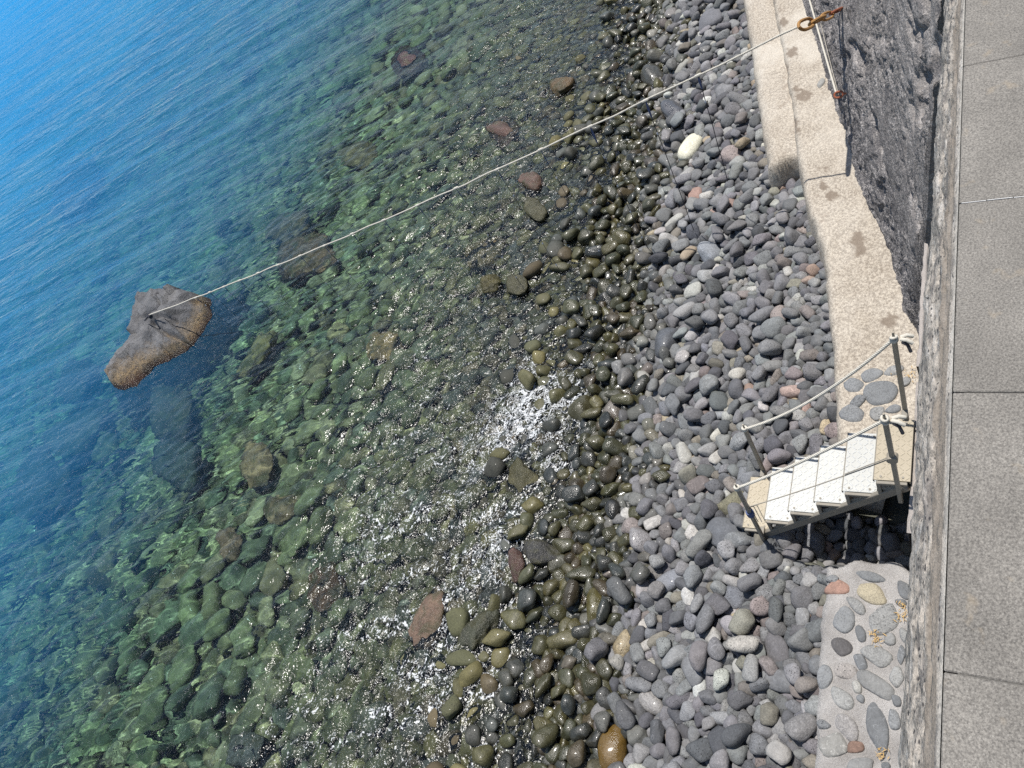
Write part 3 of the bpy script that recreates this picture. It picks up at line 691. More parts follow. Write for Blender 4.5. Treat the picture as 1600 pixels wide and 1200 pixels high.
for k, (px, py, L, W, yw, cc) in enumerate(((1200, 125, 20, 17, 80, 0), (1199, 200, 15, 10, 90, 2), (1229, 237, 22, 14, 80, 1), (1216, 205, 12, 10, 0, 2), (1262, 338, 18, 14, 60, 1), (1283, 130, 12, 10, 0, 3))):
    set_stone(fl, px, py, L, W, yw, ZL_FAR, GR[cc], 980+k, z_far)

# dry leaf litter
m = NT('straw'); M_STRAW = m.done(m.pbsdf(Base_Color=m.mix(m.noise(m.pos(), 60, 2), (.42, .25, .09), (.62, .45, .20)), Roughness=.8))
def litter(px, py, z, r, n, lab, seed):
    g_ = random.Random(seed); c0 = at(px, py, z); mb = MB()
    for i in range(n):
        p = c0+Vector((g_.gauss(0, r), g_.gauss(0, r), .008+g_.uniform(0, .02))); th = g_.uniform(0, 6.3); L = g_.uniform(.02, .055); w_ = g_.uniform(.002, .005)
        u = Vector((math.cos(th), math.sin(th), g_.uniform(-.1, .35))).normalized(); v_ = Vector((-u.y, u.x, 0)).normalized()*w_; t_n = Vector((0, 0, .0015))
        a0, a1, a2 = p-u*L/2, p+Vector((0, 0, .006)), p+u*L/2
        mb.loft([[a0, a0+v_*.3, a0+t_n, a0-v_*.3], [a1-t_n, a1+v_, a1+t_n, a1-v_], [a2, a2+v_*.2, a2+t_n, a2-v_*.2]])
    o = mb.build('leaf_litter', M_STRAW); tag(o, lab, 'dry leaves')
litter(1367, 997, ZL_NEAR+.01, .035, 34, 'tuft of straw coloured dry leaves between stones in the middle of the cobbled ledge', 1)
litter(1411, 965, ZL_NEAR+.01, .03, 22, 'dry orange leaf scraps against the wall edge of the cobbled ledge', 2)
litter(1376, 1180, ZL_NEAR+.01, .03, 20, 'small tuft of dry leaves by the tip of the long pointed slate stone', 3)
litter(1408, 945, ZL_NEAR+.01, .025, 14, 'few yellow leaf scraps beside the topmost grey stone of the cobbled ledge', 5)
litter(1420, 585, ZL_FAR+.02, .05, 22, 'rusty orange dry leaves in the corner behind the upper stair post', 4)

# ------------------------------------------------------------------ sea bed / beach ground
def bed_z(a, s):
    return ground(a, s)-.05+.04*np.sin(a*2.1+s)*np.sin(s*1.7)
m = NT('sea_bed'); p = m.pos()
f1 = m.noise(p, 2.2, 6, .65); f2 = m.voro(p, 5.5)
y = m.sep(p)[1]
base = m.mix(m.ramp(f1, [(.35, 0), (.65, 1)]), (.07, .075, .055), (.17, .165, .13))
base = m.mix(m.ramp(f2, [(.1, 0), (.6, .6)]), base, (.05, .055, .045))
far = m.ramp(m.math('DIVIDE', y, 60), [(.42, 0), (.75, 1)])
base = m.mix(far, base, m.mix(m.ramp(m.noise(p, .22, 4, .6), [(.42, 0), (.6, 1)]), (.14, .14, .12), (.40, .38, .31)))
M_BED = m.done(m.pbsdf(Base_Color=base, Roughness=.9, Normal=m.bump(f1, .6, .05)))
A = axis(-12, 420, 40, .35, 1.04); Sx = axis(-3, 420, 40, .35, 1.04)
bed = obj('sea_bed', grid_mesh('sea_bed', A, Sx, bed_z), M_BED); tag(bed, kind='structure')

# ------------------------------------------------------------------ water
def wave_set(g, nw, lam_lo, lam_hi, dir0, spread, slope):
    lam = np.exp(g.uniform(math.log(lam_lo), math.log(lam_hi), nw)); th = dir0+g.normal(0, spread, nw)
    k = 2*np.pi/lam; amp = slope/k/math.sqrt(nw)*1.4
    return k*np.cos(th), k*np.sin(th), amp, g.uniform(0, 6.28, nw), k
g = np.random.default_rng(11)
WS = [wave_set(g, 14, .55, 1.7, R(27), .20, .055), wave_set(g, 20, .22, .55, R(27), .6, .15), wave_set(g, 10, 1.6, 4.2, R(20), .16, .05)]
WSH = wave_set(g, 22, .20, .55, R(84), .5, .17)
def water_z(a, s):
    z = np.zeros_like(a); t = s-shore(a)
    damp = np.clip((t+.3)/2.5, .12, 1); 
    for kx, ky, am, ph, k in WS:
        for i in range(len(k)):
            # fade waves the local cell size cannot carry
            cell = .04+.0125*np.maximum(np.maximum(s-15, a-13), 0); fade = np.clip((2*np.pi/k[i])/(cell*4)-.5, 0, 1)
            q = np.sin(kx[i]*a+ky[i]*s+ph[i]); z += am[i]*fade*(q+.25*np.cos(2*(kx[i]*a+ky[i]*s+ph[i])))
    zs = np.zeros_like(a); cell = .04+.0125*np.maximum(np.maximum(s-15, a-13), 0)
    for kx, ky, am, ph, k in (WSH,):
        for i in range(len(k)): zs += am[i]*np.clip((2*np.pi/k[i])/(cell*4)-.5, 0, 1)*np.sin(kx[i]*a+ky[i]*s+ph[i])
    # hump of swash near the shore
    return z*damp+zs*np.clip((t-.6)/1.2, .1, 1)*np.clip((6.5-t)/3, 0, 1)+.012*np.sin(s*3+a*.7)*np.exp(-(t/1.5)**2)
FOAMC = tuple(at(815, 715, 0.0))
m = NT('water'); p = m.pos(); x, y, z = m.sep(p)[:3]
sh0 = m.math('ADD', SH0, m.math('ADD', m.math('MULTIPLY', x, SH1), m.math('MULTIPLY', m.math('MULTIPLY', x, x), SH2)))
tt = m.math('SUBTRACT', y, sh0)
near = m.ramp(m.math('DIVIDE', tt, 9.0), [(.0, .30), (.10, .5), (.26, 1), (.40, .8), (.66, .16), (1, .08)])
stretch = m.mapping(m.mapping(p, (1, 1, 1), (0, 0, R(-25))), (1.0, .28, 1))
rip1 = m.noise(p, 8, 2, .5, .6); rip2 = m.noise(p, 17, 2, .5, .8); rip3 = m.noise(stretch, 7, 3, .6, .3)
rip4 = m.noise(stretch, 1.5, 4, .62, .25); far_w = m.ramp(m.math('DIVIDE', tt, 40.0), [(.15, 0), (.6, 1)])
h = m.math('ADD', m.math('MULTIPLY', m.math('ADD', m.math('MULTIPLY', rip1, .6), m.math('MULTIPLY', rip2, .18)), near), m.math('ADD', m.math('MULTIPLY', rip3, .16), m.math('MULTIPLY', m.math('MULTIPLY', rip4, far_w), 2.7)))
bp = m.bump(h, 1.0, .105)
h_soft = m.math('ADD', m.math('MULTIPLY', m.noise(p, 5.5, 2, .5, .4), m.math('MULTIPLY_ADD', near, .38, .10)), m.math('ADD', m.math('MULTIPLY', m.math('MULTIPLY', rip4, far_w), 2.0), m.math('MULTIPLY', m.noise(stretch, 3.6, 2, .5, .2), m.ramp(m.math('DIVIDE', tt, 12.0), [(.12, .1), (.8, 1.7)]))))
bp_soft = m.bump(h_soft, 1.0, .05)
dep = m.attr('depth', out='Fac')
absr = m.n('CombineColor', {'Red': m.math('POWER', math.e, m.math('MULTIPLY', dep, -.27)), 'Green': m.math('POWER', math.e, m.math('MULTIPLY', dep, -.050)), 'Blue': m.math('POWER', math.e, m.math('MULTIPLY', dep, -.056))}).outputs[0]
refr = m.n('BsdfRefraction', {'Color': absr, 'Roughness': 0.0, 'IOR': 1.333, 'Normal': bp_soft})
glos = m.n('BsdfGlossy', distribution='BECKMANN', ins={'Color': (1, 1, 1), 'Roughness': m.ramp(m.math('DIVIDE', tt, 16), [(0, .25), (.55, .18), (1, .10)]), 'Normal': bp})
fres = m.n('Fresnel', {'IOR': 1.333, 'Normal': bp})
glass = m.n('MixShader', {0: fres, 1: refr, 2: glos})
# foam: lacy lines between cells, in the swash only
wv = m.n('VectorMath', {0: p, 1: m.n('VectorMath', {0: m.noise(p, 2.6, 4, .6, out='Color'), 'Scale': .55}, operation='SCALE').outputs[0]}, operation='ADD').outputs[0]
patch = m.noise(p, .62, 3, .6)
dc = m.n('VectorMath', {0: m.n('VectorMath', {0: p, 1: FOAMC}, operation='SUBTRACT').outputs[0], 1: (.36, .62, 0)}, operation='MULTIPLY').outputs[0]
centre = m.ramp(m.n('VectorMath', {0: dc}, operation='LENGTH').outputs['Value'], [(.35, 1), (1.0, .30)])
band = m.ramp(m.math('DIVIDE', m.math('ADD', tt, .6), 5.0), [(.0, .8), (.14, 1), (.34, .75), (.60, .45), (.95, 0)])
den = m.math('SUBTRACT', m.math('MULTIPLY', m.math('MULTIPLY', band, centre), m.ramp(patch, [(.38, .2), (.58, 1)])), .24)
rd1 = m.math('ABSOLUTE', m.math('SUBTRACT', m.noise(wv, 3.4, 3, .5), .5)); rd2 = m.math('ABSOLUTE', m.math('SUBTRACT', m.noise(wv, 8.5, 3, .55), .5))
lace = m.n('TexVoronoi', {'Vector': wv, 'Scale': 6.0}, feature='DISTANCE_TO_EDGE').outputs[0]
def soft(d, w): return m.math('SUBTRACT', 1.0, m.math('DIVIDE', d, m.math('MAXIMUM', w, .0005)), clamp=True)
l1 = soft(rd1, m.math('MULTIPLY', den, .050)); l2 = soft(rd2, m.math('MULTIPLY', m.math('SUBTRACT', den, .1), .065)); l3 = soft(lace, m.math('MULTIPLY', m.math('SUBTRACT', den, .25), .14))
clot = m.math('MULTIPLY', m.math('SUBTRACT', m.noise(wv, 5.5, 5, .66), m.math('SUBTRACT', .83, m.math('MULTIPLY', den, .25))), 6.0, clamp=True)
fo = m.math('MAXIMUM', m.math('MAXIMUM', l1, l2), m.math('MAXIMUM', l3, clot)); fo = m.math('MULTIPLY', fo, m.ramp(m.noise(p, 11, 3, .6), [(.32, .35), (.55, 1)]), clamp=True)
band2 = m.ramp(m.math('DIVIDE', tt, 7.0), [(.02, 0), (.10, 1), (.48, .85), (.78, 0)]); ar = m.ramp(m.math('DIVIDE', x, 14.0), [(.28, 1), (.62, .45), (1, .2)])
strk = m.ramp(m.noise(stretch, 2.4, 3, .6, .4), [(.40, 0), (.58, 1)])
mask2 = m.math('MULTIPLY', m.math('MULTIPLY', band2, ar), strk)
glint_fizz = m.math('MULTIPLY', m.math('SUBTRACT', m.noise(wv, 17, 4, .62), m.math('SUBTRACT', .70, m.math('MULTIPLY', mask2, .17))), 10.0, clamp=True)  # fine bubble flecks, also painting sun glitter in as white colour
fo = m.math('MAXIMUM', fo, m.math('MULTIPLY', glint_fizz, m.ramp(mask2, [(.05, 0), (.25, .9)])))
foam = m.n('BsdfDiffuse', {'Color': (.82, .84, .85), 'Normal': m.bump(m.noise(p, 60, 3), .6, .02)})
turb = m.n('BsdfDiffuse', {'Color': (.02, .25, .55), 'Normal': bp})
wat = m.n('MixShader', {0: m.math('SUBTRACT', 1.0, m.math('POWER', math.e, m.math('MULTIPLY', m.math('MAXIMUM', m.math('SUBTRACT', dep, 1.25), 0.0), -.25))), 1: glass, 2: turb})
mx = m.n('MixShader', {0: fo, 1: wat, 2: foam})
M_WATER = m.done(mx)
A = np.concatenate([axis(-9, -3, 99, .15, 1), axis(-2.95, 300, 13, .04, 1.012)]); Sx = np.concatenate([axis(3.6, 330, 15, .04, 1.012)])
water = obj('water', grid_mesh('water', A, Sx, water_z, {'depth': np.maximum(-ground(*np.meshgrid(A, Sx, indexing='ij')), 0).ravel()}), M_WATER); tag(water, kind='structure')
print('water verts', len(water.data.vertices))

# ------------------------------------------------------------------ stairs
def metal(name, c0, c1, rough=.5, met=0.0, bs=.3):
    m = NT(name); p = m.pos(); n1 = m.noise(p, 7, 5, .6); n2 = m.noise(p, 70, 3, .7)
    c = m.mix(n1, c0, c1); c = m.mix(1, c, m.ramp(m.n('ObjectInfo').outputs['Random'], [(0, .86), (1, 1.04)]), 'MULTIPLY'); c = m.mix(m.ramp(m.noise(p, 11, 5, .7), [(.58, 0), (.74, .28)]), c, (.30, .24, .17)); c = m.mix(m.ramp(n2, [(.55, 0), (.75, .4)]), c, tuple(q*.55 for q in c0))
    return m.done(m.pbsdf(Base_Color=c, Roughness=m.math('MULTIPLY_ADD', n2, .3, rough-.15), Metallic=met, Normal=m.bump(n2, bs, .003)))
M_POST = metal('post_paint', (.26, .225, .175), (.38, .335, .265), .55)
M_STR = metal('stringer_paint', (.21, .19, .155), (.30, .27, .22), .6)
M_WTR = metal('tread_white', (.45, .45, .42), (.53, .53, .495), .42, 0.0, .15); M_WBAR = metal('tread_white_bar', (.60, .61, .60), (.68, .69, .68), .4, 0.0, .1)  # polished bars paler, plate greyer: relief shading put into the colour
M_BTR = metal('tread_beige', (.36, .305, .21), (.45, .385, .28), .5, 0.0, .15); M_BBAR = metal('tread_beige_bar', (.48, .415, .30), (.57, .50, .375), .5, 0.0, .1)  # same split in beige: light bars, darker plate painted for relief shade
M_RUST = metal('rusty_iron', (.22, .095, .03), (.52, .30, .10), .85)
M_RUSTR = metal('rusty_red', (.26, .07, .03), (.36, .12, .06), .85)
def rope_mat(name, c0, c1):
    m = NT(name); p = m.pos(); return m.done(m.pbsdf(Base_Color=m.mix(m.noise(p, 25, 4), c0, c1), Roughness=.9, Normal=m.bump(m.noise(p, 260, 2), .5, .003)))
M_ROPE = rope_mat('rope_white', (.50, .47, .40), (.68, .64, .56)); M_CORD = rope_mat('cord_grey', (.30, .27, .22), (.42, .38, .32)); M_DARK = rope_mat('cord_dark', (.022, .024, .03), (.06, .06, .075))
M_BEAD = rope_mat('bead_pale', (.5, .53, .6), (.7, .72, .76)); M_BLUE = rope_mat('knot_blue', (.05, .07, .16), (.12, .15, .28))
def twisted(pts, r, pitch, strands=3, n=6):
    """laid rope: strands winding round the line through pts"""
    pts = [Vector(p) for p in pts]; L = [0]
    for a, b in zip(pts, pts[1:]): L.append(L[-1]+(b-a).length)
    N = max(int(L[-1]/pitch*9), 8); mb = MB()
    def P_(d):
        i = min(max(np.searchsorted(L, d)-1, 0), len(pts)-2); f = (d-L[i])/max(L[i+1]-L[i], 1e-9); return pts[i].lerp(pts[i+1], f)
    cen = [P_(L[-1]*k/N) for k in range(N+1)]
    u0 = Vector((0, 0, 1))
    for s_ in range(strands):
        path = []
        for k, c in enumerate(cen):
            t = (cen[min(k+1, N)]-cen[max(k-1, 0)]).normalized(); u = u0-t*u0.dot(t)
            if u.length < .05: u = t.orthogonal()
            u.normalize(); w_ = t.cross(u); an = 2*math.pi*(L[-1]*k/N/pitch+s_/strands)
            path.append(c+(u*math.cos(an)+w_*math.sin(an))*r*.5)
        mb.tube(path, r*.55, n)
    return mb
def catenary(p, q, sag, n=24):
    p, q = Vector(p), Vector(q); return [p.lerp(q, k/n)-Vector((0, 0, sag*4*(k/n)*(1-k/n))) for k in range(n+1)]
stairs = empty('metal_stairs', (3.83, 1.5, .8)); tag(stairs, 'short metal stair of chequer plate treads with rope handrails leading down to the cobbles', 'stairs')
def SB(mb, name, mat, label=None, **kw):
    o = mb.build(name, mat, None, **kw); o.parent = stairs; o.matrix_parent_inverse = Matrix.Translation(-stairs.location)
    if label: o['label'] = label
    return o
ZT0, RISE, GO, DEPTH = CAMZ-6.8, .272, .298, .300
aC, W_T = 3.83, .64
for k in range(6):
    sc_ = .80+GO*k; zc = ZT0-RISE*k; mb = MB()
    mb.box((aC, sc_, zc-.006), (W_T, DEPTH, .012), None, .002)
    for e in (-1, 1): mb.box((aC, sc_+e*(DEPTH/2-.004), zc-.026), (W_T, .006, .03), None, 0)
    nf_ = len(mb.f); mn = MB(); mn.box((aC, sc_+DEPTH/2-.0005, zc-.014), (W_T+.004, .009, .036), None, .002); SB(mn, 'nosing', M_STR, smooth=False)
    if k < 6:
        for e in (-1, 1):
            for f_ in (-1, 1): mb2_ = MB(); mb2_.tube([(aC+e*(W_T/2-.035), sc_+f_*.09, zc-.002), (aC+e*(W_T/2-.035), sc_+f_*.09, zc+.007)], .011, 8); SB(mb2_, 'bolt', M_STR, smooth=False)
    # raised pattern: little bars lying alternately either way
    nu, nv = 13, 6
    for i in range(nu):
        for j in range(nv):
            u = aC-W_T/2+(i+.5)*W_T/nu; v = sc_-DEPTH/2+(j+.5)*DEPTH/nv
            rot = Matrix.Rotation(R(45 if (i+j) % 2 else -45), 3, 'Z')
            mb.box((u, v, zc+.001), (.046, .011, .007), rot, .003)
    SB(mb, 'tread', M_BTR if k in (0, 5) else M_WTR, 'beige chequer plate tread' if k in (0, 5) else 'white chequer plate tread', smooth=False, mat2=M_BBAR if k in (0, 5) else M_WBAR, split=nf_)
aA, aB = 4.235, 3.455
sl = math.atan2(RISE, GO); L_s = math.hypot(RISE*5.6, GO*5.6)
for e, a0 in ((1, aC+W_T/2-.02), (-1, aC-W_T/2-.015)):
    mid = Vector((a0, .80+GO*2.62, ZT0-RISE*2.62-.17)); mb = MB()
    mb.box(mid, (.045, L_s+.15, .10), Matrix.Rotation(-sl, 3, 'X'), .006)
    SB(mb, 'stringer', M_STR, smooth=False)
    for k in range(6):
        sc_ = .80+GO*k; zc = ZT0-RISE*k; mb = MB()
        mb.box((a0, sc_+DEPTH/2-.04, zc-.115), (.034, .034, .20), None, .003)
        mb.box((a0, sc_, zc-.03), (.030, DEPTH-.05, .034), None, .003)
        SB(mb, 'bracket', M_STR, smooth=False)
posts = [(aA, .725, 2.02, 3.36), (aB, .745, 1.90, 3.35), (aA-.01, 2.30, .66, 1.83), (aB-.02, 2.215, .62, 2.0)]
for i, (x_, y_, z0, z1) in enumerate(posts):
    mb = MB(); mb.box((x_, y_, (z0+z1)/2), (.040, .040, z1-z0), None, .006)
    mb.tube([(x_, y_, z1), (x_, y_, z1+.07)], .010, 6)
    if i == 1: mb.tube([(x_-.035, y_, 2.72), (x_+.035, y_, 2.72)], .045, 12)
    SB(mb, 'post', M_POST, smooth=False)
    mb = MB(); mb.box((x_+(-.05 if x_ > 3.8 else .05), y_, z0+.22), (.09, .05, .05), None, .005); SB(mb, 'bracket', M_STR, smooth=False)
topA, botA, topB, botB = (Vector((p[0], p[1]+.0, p[3]-.02)) for p in (posts[0], posts[2], posts[1], posts[3]))
def knot(mb, c, r, seed):
    g_ = random.Random(seed)
    for q in range(3):
        pts = []
        ph = g_.uniform(0, 6.3); tilt = g_.uniform(-.5, .5)
        for k in range(15):
            an = 2*math.pi*k/12+ph; pts.append(Vector(c)+Vector((math.cos(an)*r*1.15, math.sin(an)*r*1.2, (q-1)*r*1.1+math.sin(an+1)*r*tilt*2)))
        mb.tube(pts, r*.72, 6)
def handrail(p, q, sag, seed, label):
    mb = twisted(catenary(p, q, sag), .0155, .07, 3, 7)
    for c, sd in ((p, seed), (q, seed+1)): knot(mb, c, .0185, sd)
    g_ = random.Random(seed)
    for kx in range(2):
        st = Vector(p)+Vector((.02*kx, -.05, -.01)); mb.tube([st, st+Vector((.03*kx-.02, -.045, .015)), st+Vector((.05*kx-.02, -.085, -.03))], .017, 6)
    mb2 = MB(); mb2.tube([Vector(p)+Vector((-.02, -.06, -.02)), Vector(p)+Vector((-.03, -.10, -.05)), Vector(p)+Vector((-.05, -.12, -.12))], .014, 6)
    SB(mb, 'handrail_rope', M_ROPE, label, auto=80); SB(mb2, 'rope_end', M_DARK)
handrail(topA, botA, .17, 3, 'sagging white rope on the far side'); handrail(topB, botB, .05, 6, 'white rope on the near side')
mb = MB()
pB, qB = Vector((aB, .745, 2.72)), Vector((aB-.01, 2.22, 1.52))
mb.tube(catenary(pB, qB, .03), .006, 6); mb.tube(catenary(pB+Vector((0, 0, .03)), qB.lerp(pB, .72), .0), .005, 6)
SB(mb, 'guard_cord', M_CORD, 'thin grey cord below the near handrail rope', auto=80)
mb = MB(); knot(mb, qB, .017, 9)
for k in range(3): mb.tube([qB, qB+Vector((.05+.02*k, -.03*k, -.12)), qB+Vector((-.02, -.05-.04*k, -.30))], .005, 5)
SB(mb, 'cord_knot', M_CORD)
mb = MB(); mb.tube([(posts[3][0], posts[3][1], 1.36), (posts[3][0], posts[3][1], 1.44)], .042, 10); SB(mb, 'tape_band', M_BLUE, 'blue band round the lower near post')

# ------------------------------------------------------------------ long rope from the wall to the rock
anchor = hit_wall(1313, 14); print('anchor', anchor)
chain_end = Vector(at(1250, 41, CAMZ-5.51))
rock_end = at(233, 493, 0.86)
anchor = anchor or Vector((8.4, 1.4, 3.8))
rope_pts = catenary(chain_end, rock_end, .17, 60)
mb = twisted([p+Vector((.006*math.sin(i*1.7), .008*math.sin(i*2.3+1), .008*math.sin(i*1.1))) for i, p in enumerate(rope_pts)], .0132, .065, 3, 5)
L_r = (rock_end-chain_end).length
drops = [.085, .135, .193, .25, .305, .362, .42, .475, .53, .582, .63, .676, .72, .762, .80, .835, .87]
def rp(f):
    k = min(int(f*60), 59); return rope_pts[k].lerp(rope_pts[k+1], f*60-k)
long_rope = empty('long_rope', chain_end); tag(long_rope, 'long taut white rope stretched from the sea wall chain out to the emerging rock', 'rope')
o = mb.build('rope_line', M_ROPE, None, auto=80); o.parent = long_rope; o.matrix_parent_inverse = Matrix.Translation(-chain_end)
for f in drops:
    mb = MB(); c = rp(f); t_d = (rp(f+.01)-rp(f-.01)).normalized(); mb.tube([c-t_d*.05, c-t_d*.03, c+t_d*.03, c+t_d*.05], [.013, .020, .020, .013], 8)
    o = mb.build('knot', M_ROPE, None); o.parent = long_rope; o.matrix_parent_inverse = Matrix.Translation(-chain_end)
mb = MB(); knot(mb, rock_end+Vector((0, 0, -.03)), .03, 21)
mb.tube([rock_end, rock_end+Vector((-.10, .12, -.05)), rock_end+Vector((-.05, .3, -.12))], .018, 6)
o = mb.build('rope_tail', M_DARK, None); o.parent = long_rope; o.matrix_parent_inverse = Matrix.Translation(-chain_end)
# hanging weighted cords
places = ['over the beige concrete ledge', 'over the dry cobbles below the chain', 'where the dry and the wet cobbles meet', 'at the waterline among wet olive cobbles', 'over the first awash stones', 'over the foam flecked shallows', 'near the flat ochre boulder',
          'next seaward of the ochre boulder', 'over green stones, half way along the rope', 'just seaward of its middle', 'three cords landward of the brown boulder', 'two cords landward of the brown boulder', 'at the landward end of the brown boulder',
          'right over the brown boulder', 'at the seaward end of the brown boulder', 'second nearest to the emerging rock', 'nearest to the emerging rock']
g_ = random.Random(8)
for k, f in enumerate(drops):
    c = rp(f); zb = float(ground(c.x, c.y))+.22
    if k == 0: zb = ZL_FAR+.03
    zb = max(zb, -.15); ob_ = empty('hanging_cord', (c.x, c.y, zb)); tag(ob_, 'thin dark cord hanging from the long rope '+places[k], 'cord', 'cords hanging from the long rope')
    n_ = 9; dx, dy = g_.uniform(-.05, .05), g_.uniform(-.06, .06)
    pts = [Vector((c.x+dx*(q/n_)**1.3+.008*math.sin(q*2+k), c.y+dy*(q/n_)**1.3, c.z-.01+(zb-c.z)*q/n_)) for q in range(n_+1)]
    mb = MB(); mb.tube(pts, .0058 if k < 3 else .004, 5); o = mb.build('cord', M_DARK); o.parent = ob_; o.matrix_parent_inverse = Matrix.Translation(-ob_.location)
    mb = MB(); mb.tube([pts[0]-Vector((0, 0, .02)), pts[0].lerp(pts[1], .5), pts[1]], [.010, .017, .009] if k < 3 else [.005, .009, .004], 7); o = mb.build('tie', M_BLUE); o.parent = ob_; o.matrix_parent_inverse = Matrix.Translation(-ob_.location)
    for q in (2, 4, 6, 8) if k > 1 else (2,):
        mb = MB(); b = pts[q]; mb.tube([b+Vector((0, 0, .022)), b+Vector((0, 0, .012)), b-Vector((0, 0, .012)), b-Vector((0, 0, .022))], [.005, .011, .011, .005], 7)
        o = mb.build('bead', M_BEAD); o.parent = ob_; o.matrix_parent_inverse = Matrix.Translation(-ob_.location)
# rusty chain
chain = empty('chain', anchor); tag(chain, 'short rusty chain and shackle fixing the long rope to the dark wall', 'chain')
d_ = (anchor-chain_end); Lc = d_.length; d_.normalize(); sd_ = d_.cross(Vector((0, 0, 1))).normalized(); up_ = sd_.cross(d_)
def link_(c, half, wid, r, u, v):
    mb = MB(); pts = []
    for k in range(21):
        an = 2*math.pi*k/20; cx_ = math.cos(an); pts.append(c+u*(math.copysign(abs(cx_)**.7, cx_)*half)+v*(math.sin(an)*wid))
    mb.tube(pts, r, 8, False); return mb
nl_ = 4; hl = Lc/nl_*.60
for k in range(nl_):
    c = chain_end+d_*(Lc*(k+.5)/nl_)-up_*(.02*math.sin(math.pi*(k+.5)/nl_)); v = (sd_*.9+up_*.45).normalized() if k % 2 else (up_*.9-sd_*.45).normalized()
    o = link_(c, hl, .06 if k < 2 else .045, .020 if k < 2 else .017, d_, v).build('chain_link', M_RUST if k != 3 else M_RUSTR); o.parent = chain; o.matrix_parent_inverse = Matrix.Translation(-anchor)
mb = MB(); mb.tube([anchor+Vector((0, -.25, -.05)), anchor, anchor-d_*.05], .022, 8); o = mb.build('anchor_bolt', M_RUSTR); o.parent = chain; o.matrix_parent_inverse = Matrix.Translation(-anchor)
# wall rope on hooks
hook = hit_wall(1322, 146); print('hook', hook); hook = hook or Vector((8.5, 1.9, 2.0))
hk = hook+Vector((0, .10, 0)); far_a = 17.0
tag(link_(hk, .055, .04, .014, Vector((0, 1, 0)), Vector((.8, 0, .6))).tube([hook+Vector((0, -.2, 0)), hk-Vector((0, .05, 0))], .014, 8).build('wall_hook', M_RUSTR), 'small rust red ring bolt in the dark wall holding the end of a white rope', 'hook')
e_ = hit_wall(1266, 2)
e_ = Vector((0, 0, CAMZ)).lerp(e_, .982) if e_ else hk+Vector((3.5, .6, .3)); print('rope end', e_)
dir_ = (e_-hk)
mb = twisted(catenary(hk+Vector((.03, .03, 0)), hk+dir_*1.5, .03, 30), .016, .07, 3, 5); tag(mb.build('wall_rope', M_ROPE, auto=80), 'white rope stretched along the dark wall from the rust red ring bolt', 'rope')
mb = MB(); mb.tube(catenary(hk, hk+dir_*.62+Vector((0, -.03, .16)), .05, 20), .006, 5); tag(mb.build('thin_cord', M_CORD), 'thin pale cord hanging beside the white wall rope', 'cord')
# red chip on the coping
p = at(1468, 745, ZP-.085); mb = MB(); v = pebble(77, 2, 9, 9)*np.array([.026, .005, .006])+np.array(p[:]); mb.add([tuple(q) for q in v], [tuple(q) for q in ICO[2][1]])
m = NT('red_chip'); M_RED = m.done(m.pbsdf(Base_Color=(.42, .10, .06), Roughness=.8)); tag(mb.build('tile_chip', M_RED), 'tiny red tile chip lodged in the weathered wall edge', 'chip')

# ------------------------------------------------------------------ the emerging rock
K = 5.0
def rk_(x_, y_, z): p = at(120+x_/K, 400+y_/K, z); return (p.x, p.y, z)
ctl = [rk_(*q) for q in ((440, 310, .62), (480, 285, .72), (640, 245, .82), (790, 245, .74), (880, 272, .55), (940, 330, .35), (985, 420, .24), (985, 500, .16), (915, 590, .22), (835, 655, .26), (715, 730, .24), (575, 828, .14), (500, 905, .14), (430, 975, .14), (340, 1003, .14),
       (270, 978, .16), (245, 915, .2), (268, 850, .3), (312, 760, .4), (390, 620, .55), (415, 440, .66),
       (545, 470, .88), (640, 400, .92), (620, 310, .86), (750, 310, .80), (770, 400, .80), (830, 400, .66), (700, 540, .74), (600, 620, .62), (640, 640, .45), (480, 700, .50), (400, 830, .36), (350, 900, .27), (860, 500, .36), (760, 600, .34), (560, 740, .26), (420, 900, .18), (900, 430, .36), (800, 560, .42), (700, 640, .42), (880, 540, .36), (620, 740, .34))]
ctl = np.array(ctl); cen = ctl[:, :2].mean(0); X = (ctl[:, :2]-cen)
out_n = 21; ring = X[:out_n]
view = np.array([rk.x, rk.y]); view = view/np.linalg.norm(view)
inner = X[out_n:]; inz = ctl[out_n:, 2]; rz = ctl[:out_n, 2]
def rock_base(q):
    best = np.full(len(q), 1e9); bz_ = np.zeros(len(q)); far_ = np.zeros(len(q)); ins = np.zeros(len(q), bool)
    for k in range(out_n):
        u, v = ring[k], ring[(k+1) % out_n]; zu, zv = rz[k], rz[(k+1) % out_n]
        t_ = np.clip(((q-u)@(v-u))/((v-u)@(v-u)), 0, 1); c_ = u+t_[:, None]*(v-u); d = np.linalg.norm(q-c_, axis=1)
        m_ = d < best; best[m_] = d[m_]; bz_[m_] = (zu+t_*(zv-zu))[m_]; nn = c_-inner.mean(0); far_[m_] = ((nn@view)/np.linalg.norm(nn, axis=1))[m_]
        cr = ((u[1] > q[:, 1]) != (v[1] > q[:, 1])) & (q[:, 0] < (v[0]-u[0])*(q[:, 1]-u[1])/(v[1]-u[1]+1e-12)+u[0]); ins ^= cr
    w_ = 1/(np.linalg.norm(q[:, None]-inner[None], axis=2)**3+.01); iz = (w_*inz).sum(1)/w_.sum(1)
    k_ = np.clip(best/.6, 0, 1); k_ = np.sin(k_*np.pi/2)
    zi = bz_*(1-k_)+iz*k_
    zo_ = bz_-best*(2.4+1.0*np.clip(far_, 0, 1))-.25*best**2
    return np.where(ins, zi, zo_)
